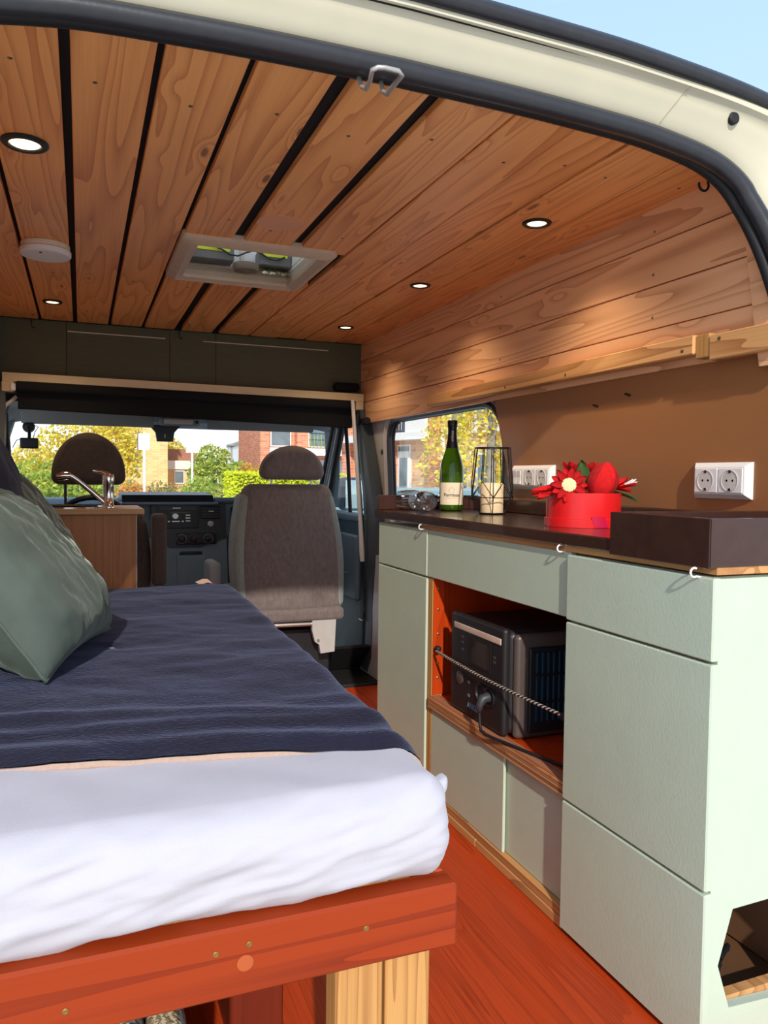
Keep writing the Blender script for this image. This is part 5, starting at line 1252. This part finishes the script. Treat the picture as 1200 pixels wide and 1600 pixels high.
# street signs
M_signw = mat('white_sign_back', srgb(236, 240, 242), .5)
g1 = thing('street_sign', 'rectangular white sign on a grey pole beside the tan house', 'sign', (1.30, 18, GZ), 'street signs')
MB().box(1.18, 1.43, 17.96, 17.985, 1.56, 1.92, .004).build('plate', M_signw, g1, smooth=0)
MB().box(1.165, 1.18, 17.955, 17.99, 1.55, 1.93, .002).build('plate_edge', M_dblue, g1, smooth=0)
MB().tube([(1.315, 18, GZ), (1.315, 18, 1.95)], .03, 10).build('pole', M_signw, g1, smooth=80)
g2 = thing('street_sign', 'round white sign with small plate on a pole, middle of the windscreen', 'sign', (3.94, 30, GZ), 'street signs')
MB().lathe([(.28, 0), (.28, -.02), (0, -.02)], (3.94, 29.95, 2.36), axis='Y', n=32).build('disc', M_signw, g2)
MB().box(3.70, 4.18, 29.93, 29.95, 1.86, 2.02, .004).build('plate', M_signw, g2, smooth=0)
MB().tube([(3.94, 30, GZ), (3.94, 30, 3.0)], .045, 10).build('pole', M_signw, g2, smooth=80)
g3 = thing('street_lamp', 'small mushroom street lamp right of the round tree', 'street lamp', (7.25, 40, GZ))
MB().tube([(7.25, 40, GZ), (7.25, 40, 2.5)], .045, 8).build('pole', mat('lamp_grey', srgb(150, 154, 150), .5), g3, smooth=80)
MB().lathe([(.02, 2.46), (.10, 2.5), (.26, 2.56), (.22, 2.63), (.0, 2.68)], (7.25, 40, 0), n=20).build('lamp_hood', MATS['lamp_grey'], g3)

# row house seen through the side window
HU = Vector((-.25943, .96576, 0)); HN = Vector((-.96576, -.25943, 0)); HP = Vector((10.137, 22.905, 0))
rh = thing('row_house', 'brick row house with balcony seen through the side window', 'house', (HP.x, HP.y, GZ))
def hb(name, mat_, u0, u1, z0, z1, o0, o1, par=rh, c=0):
    """box on the facade: u along it (towards the front of the van), o outwards"""
    b_ = MB()
    vs = [HP + HU * u + HN * o + Vector((0, 0, z)) for z in (z0, z1) for o in (o0, o1) for u in (u0, u1)]
    b_.add(vs, [(0, 2, 3, 1), (4, 5, 7, 6), (0, 1, 5, 4), (2, 6, 7, 3), (0, 4, 6, 2), (1, 3, 7, 5)])
    return b_.build(name, mat_, par, smooth=0)
hb('wall', B_buff, -9, 4.2, GZ, 6.5, -4, 0)
hb('brick_pier', B_red, -1.34, -1.04, GZ, 6.5, -.02, .35)
hb('brick_pier', B_red, .95, 1.25, GZ, 2.2, -.02, .2)
hb('brick_pier', B_red, 3.6, 4.1, GZ, 6.5, -.02, .2)
hb('downpipe', M_white_r, -1.46, -1.37, GZ, 6.5, .05, .15)
hb('downpipe', M_white_r, 1.27, 1.36, GZ, 6.5, .05, .15)
hb('balcony_slab', M_white_r, -1.04, 3.6, 2.22, 2.46, -.02, .55)
hb('balcony_parapet', M_white_r, -1.04, -.02, 2.46, 3.0, .40, .5)
hb('upper_render', M_white_r, -1.04, 0.9, 2.46, 5.0, -.02, .02)
hb('upper_render', M_white_r, -4.2, -1.5, 2.35, 2.55, -.02, .12)
bf = hb('balcony_frame', M_dblue, -.02, .05, 2.46, 3.3, .44, .5); hb('post', M_dblue, 1.12, 1.19, 2.46, 3.3, .44, .5, bf); hb('bottom_bar', M_dblue, -.02, 1.19, 2.46, 2.53, .44, .5, bf)
for k in range(7): hb('baluster', M_rubber2, .12 + k * .14, .145 + k * .14, 2.5, 3.3, .45, .48, bf)
hb('door_frame', M_frame, .24, .96, GZ, 2.1, -.02, .05)
dr = hb('door', M_white_r, .30, .90, GZ, 1.84, .05, .07); hb('door_pane', M_pane, .38, .79, .30, 1.67, .07, .08, dr)
hb('transom_light', M_pane, .32, .88, 1.88, 2.04, .05, .07)
hb('wall_lamp', M_white_r, 1.0, 1.16, 1.9, 2.0, .2, .35)
hb('white_strip', M_frame, -1.02, -.94, GZ, 2.2, -.02, .05)
for (u0, u1, z0, z1) in ((-2.5, -1.7, 2.6, 3.4), (-3.9, -2.8, 2.6, 3.4), (-2.6, -1.6, .2, 1.8), (-4.2, -2.9, .2, 1.8), (-6.2, -4.8, .2, 1.8)):
    wn = hb('window', M_frame, u0, u1, z0, z1, -.02, .08); hb('pane', M_pane, u0 + .1, u1 - .1, z0 + .1, z1 - .1, .08, .09, wn)
for (u, z) in ((.07, 1.9), (-.62, 1.9), (.07, 1.1), (-.62, 1.1)): hb('accent_brick', B_red, u, u + .07, z, z + .09, .0, .02)
hb('roof', M_roof, -9.2, 4.4, 6.5, 6.9, -4.4, .5)
L_pink = leafmat('pink_blooms', [srgb(206, 70, 90), srgb(226, 120, 130), srgb(180, 50, 70), srgb(150, 150, 60)])
fb = thing('flowering_shrub', 'pink flowering shrub in front of the row house door', 'shrub', tuple(HP + HU * .3 + HN * 2.5 + Vector((0, 0, GZ))))
b = MB(); cB = HP + HN * 2.5
leaves(b, cB + HU * .75 + Vector((0, 0, .42)), (.6, .6, .62), 700, .06, 91); leaves(b, cB - HU * .15 + Vector((0, 0, .2)), (.55, .5, .6), 550, .06, 95)
b.build('blooms', L_pink, fb, smooth=0, recalc=False)
b = MB(); leaves(b, cB + HU * .3 + Vector((0, 0, -.1)), (1.0, .6, .6), 700, .07, 97); b.build('foliage', L_grn, fb, smooth=0, recalc=False)
L_birch = leafmat('birch_leaves', [srgb(231, 208, 65), srgb(250, 242, 110), srgb(190, 185, 76), srgb(242, 190, 76)])
bt = thing('birch_tree', 'yellow-leaved birch tree seen through the side window', 'tree', (8.6, 15.3, GZ))
b = MB(); rnd = random.Random(9)
for k in range(84):
    x = 7.6 + rnd.random() * 2.6; y = 14.6 + rnd.random() * 3.0; zt = rnd.uniform(1.6, 4.2); ln_ = rnd.uniform(.6, 2.2)
    for j in range(int(30 * ln_)):
        q = Vector((x + rnd.gauss(0, .09), y + rnd.gauss(0, .09), zt - ln_ * j / (30 * ln_)))
        a = Vector((rnd.gauss(0, 1), rnd.gauss(0, 1), rnd.gauss(0, 1))).normalized(); b_ = a.orthogonal().normalized()
        b.add([q - a * .075, q + b_ * .05, q + a * .075, q - b_ * .05], [(0, 1, 2, 3)])
b.build('foliage', L_birch, bt, smooth=0, recalc=False)
MB().tube([(8.6, 15.3, GZ), (8.62, 15.3, 1.0), (8.7, 15.4, 3.0), (8.8, 15.5, 5.0)], [.14, .12, .09, .04], 10).build('trunk', mat('pale_bark', srgb(150, 142, 130), .85, var=.3, scale=6), bt, smooth=80)
for k in range(6):
    MB().tube([(8.68, 15.4, 2.2 + k * .35), (8.2 + .3 * (k % 3), 15.0 + .5 * (k % 4), 3.0 + k * .35), (7.8 + .7 * (k % 3), 14.8 + .7 * (k % 4), 2.9 + k * .3)], [.035, .022, .01], 6).build('branch', MATS['pale_bark'], bt, smooth=80)
# parked car beside the van
M_car = mat('silver_green_car_paint', srgb(158, 178, 172), .25, var=.03, metal=.3, coat=.5)
ca = thing('parked_car', 'silver-green car parked beyond the passenger door', 'car', (4.0, 9.4, GZ))
MB().rbox((3.1, 7.4, GZ + .22), (4.8, 11.5, GZ + .92), .16, (4, 8, 3), 3).build('body', M_car, ca)
def cw(p):
    f = (p.z - (GZ + .86)) / .62; return (3.95 + (p.x - 3.95) * (1 - .18 * f), 9.2 + (p.y - 9.2) * (1 - .30 * f), p.z)
MB().rbox((3.18, 7.9, GZ + .86), (4.72, 10.7, GZ + 1.50), .12, (4, 6, 3), 3, cw).build('cabin_glass', mat('car_glass', srgb(120, 150, 150), .08, spec=.8), ca)
MB().rbox((3.34, 8.4, GZ + 1.46), (4.56, 10.1, GZ + 1.53), .03, (4, 6, 2), 2).build('roof', M_car, ca)
for (x, y) in ((3.12, 8.2), (3.12, 10.7), (4.62, 8.2), (4.62, 10.7)):
    w_ = MB().lathe([(.0, 0), (.27, 0), (.31, .03), (.31, .15), (.27, .18), (0, .18)], (x - .01, y, GZ + .31), axis='X', n=24).build('wheel', M_rubber2, ca)
    MB().lathe([(0, -.004), (.18, -.004), (.18, .184), (0, .184)], (x - .01, y, GZ + .31), axis='X', n=20).build('hubcap', M_steel, w_)
for y0 in (7.385, 11.48):
    for x0 in (3.25, 4.35): MB().rbox((x0, y0, GZ + .62), (x0 + .3, y0 + .035, GZ + .76), .015, (2, 1, 2), 2).build('light', M_whitepl, ca)
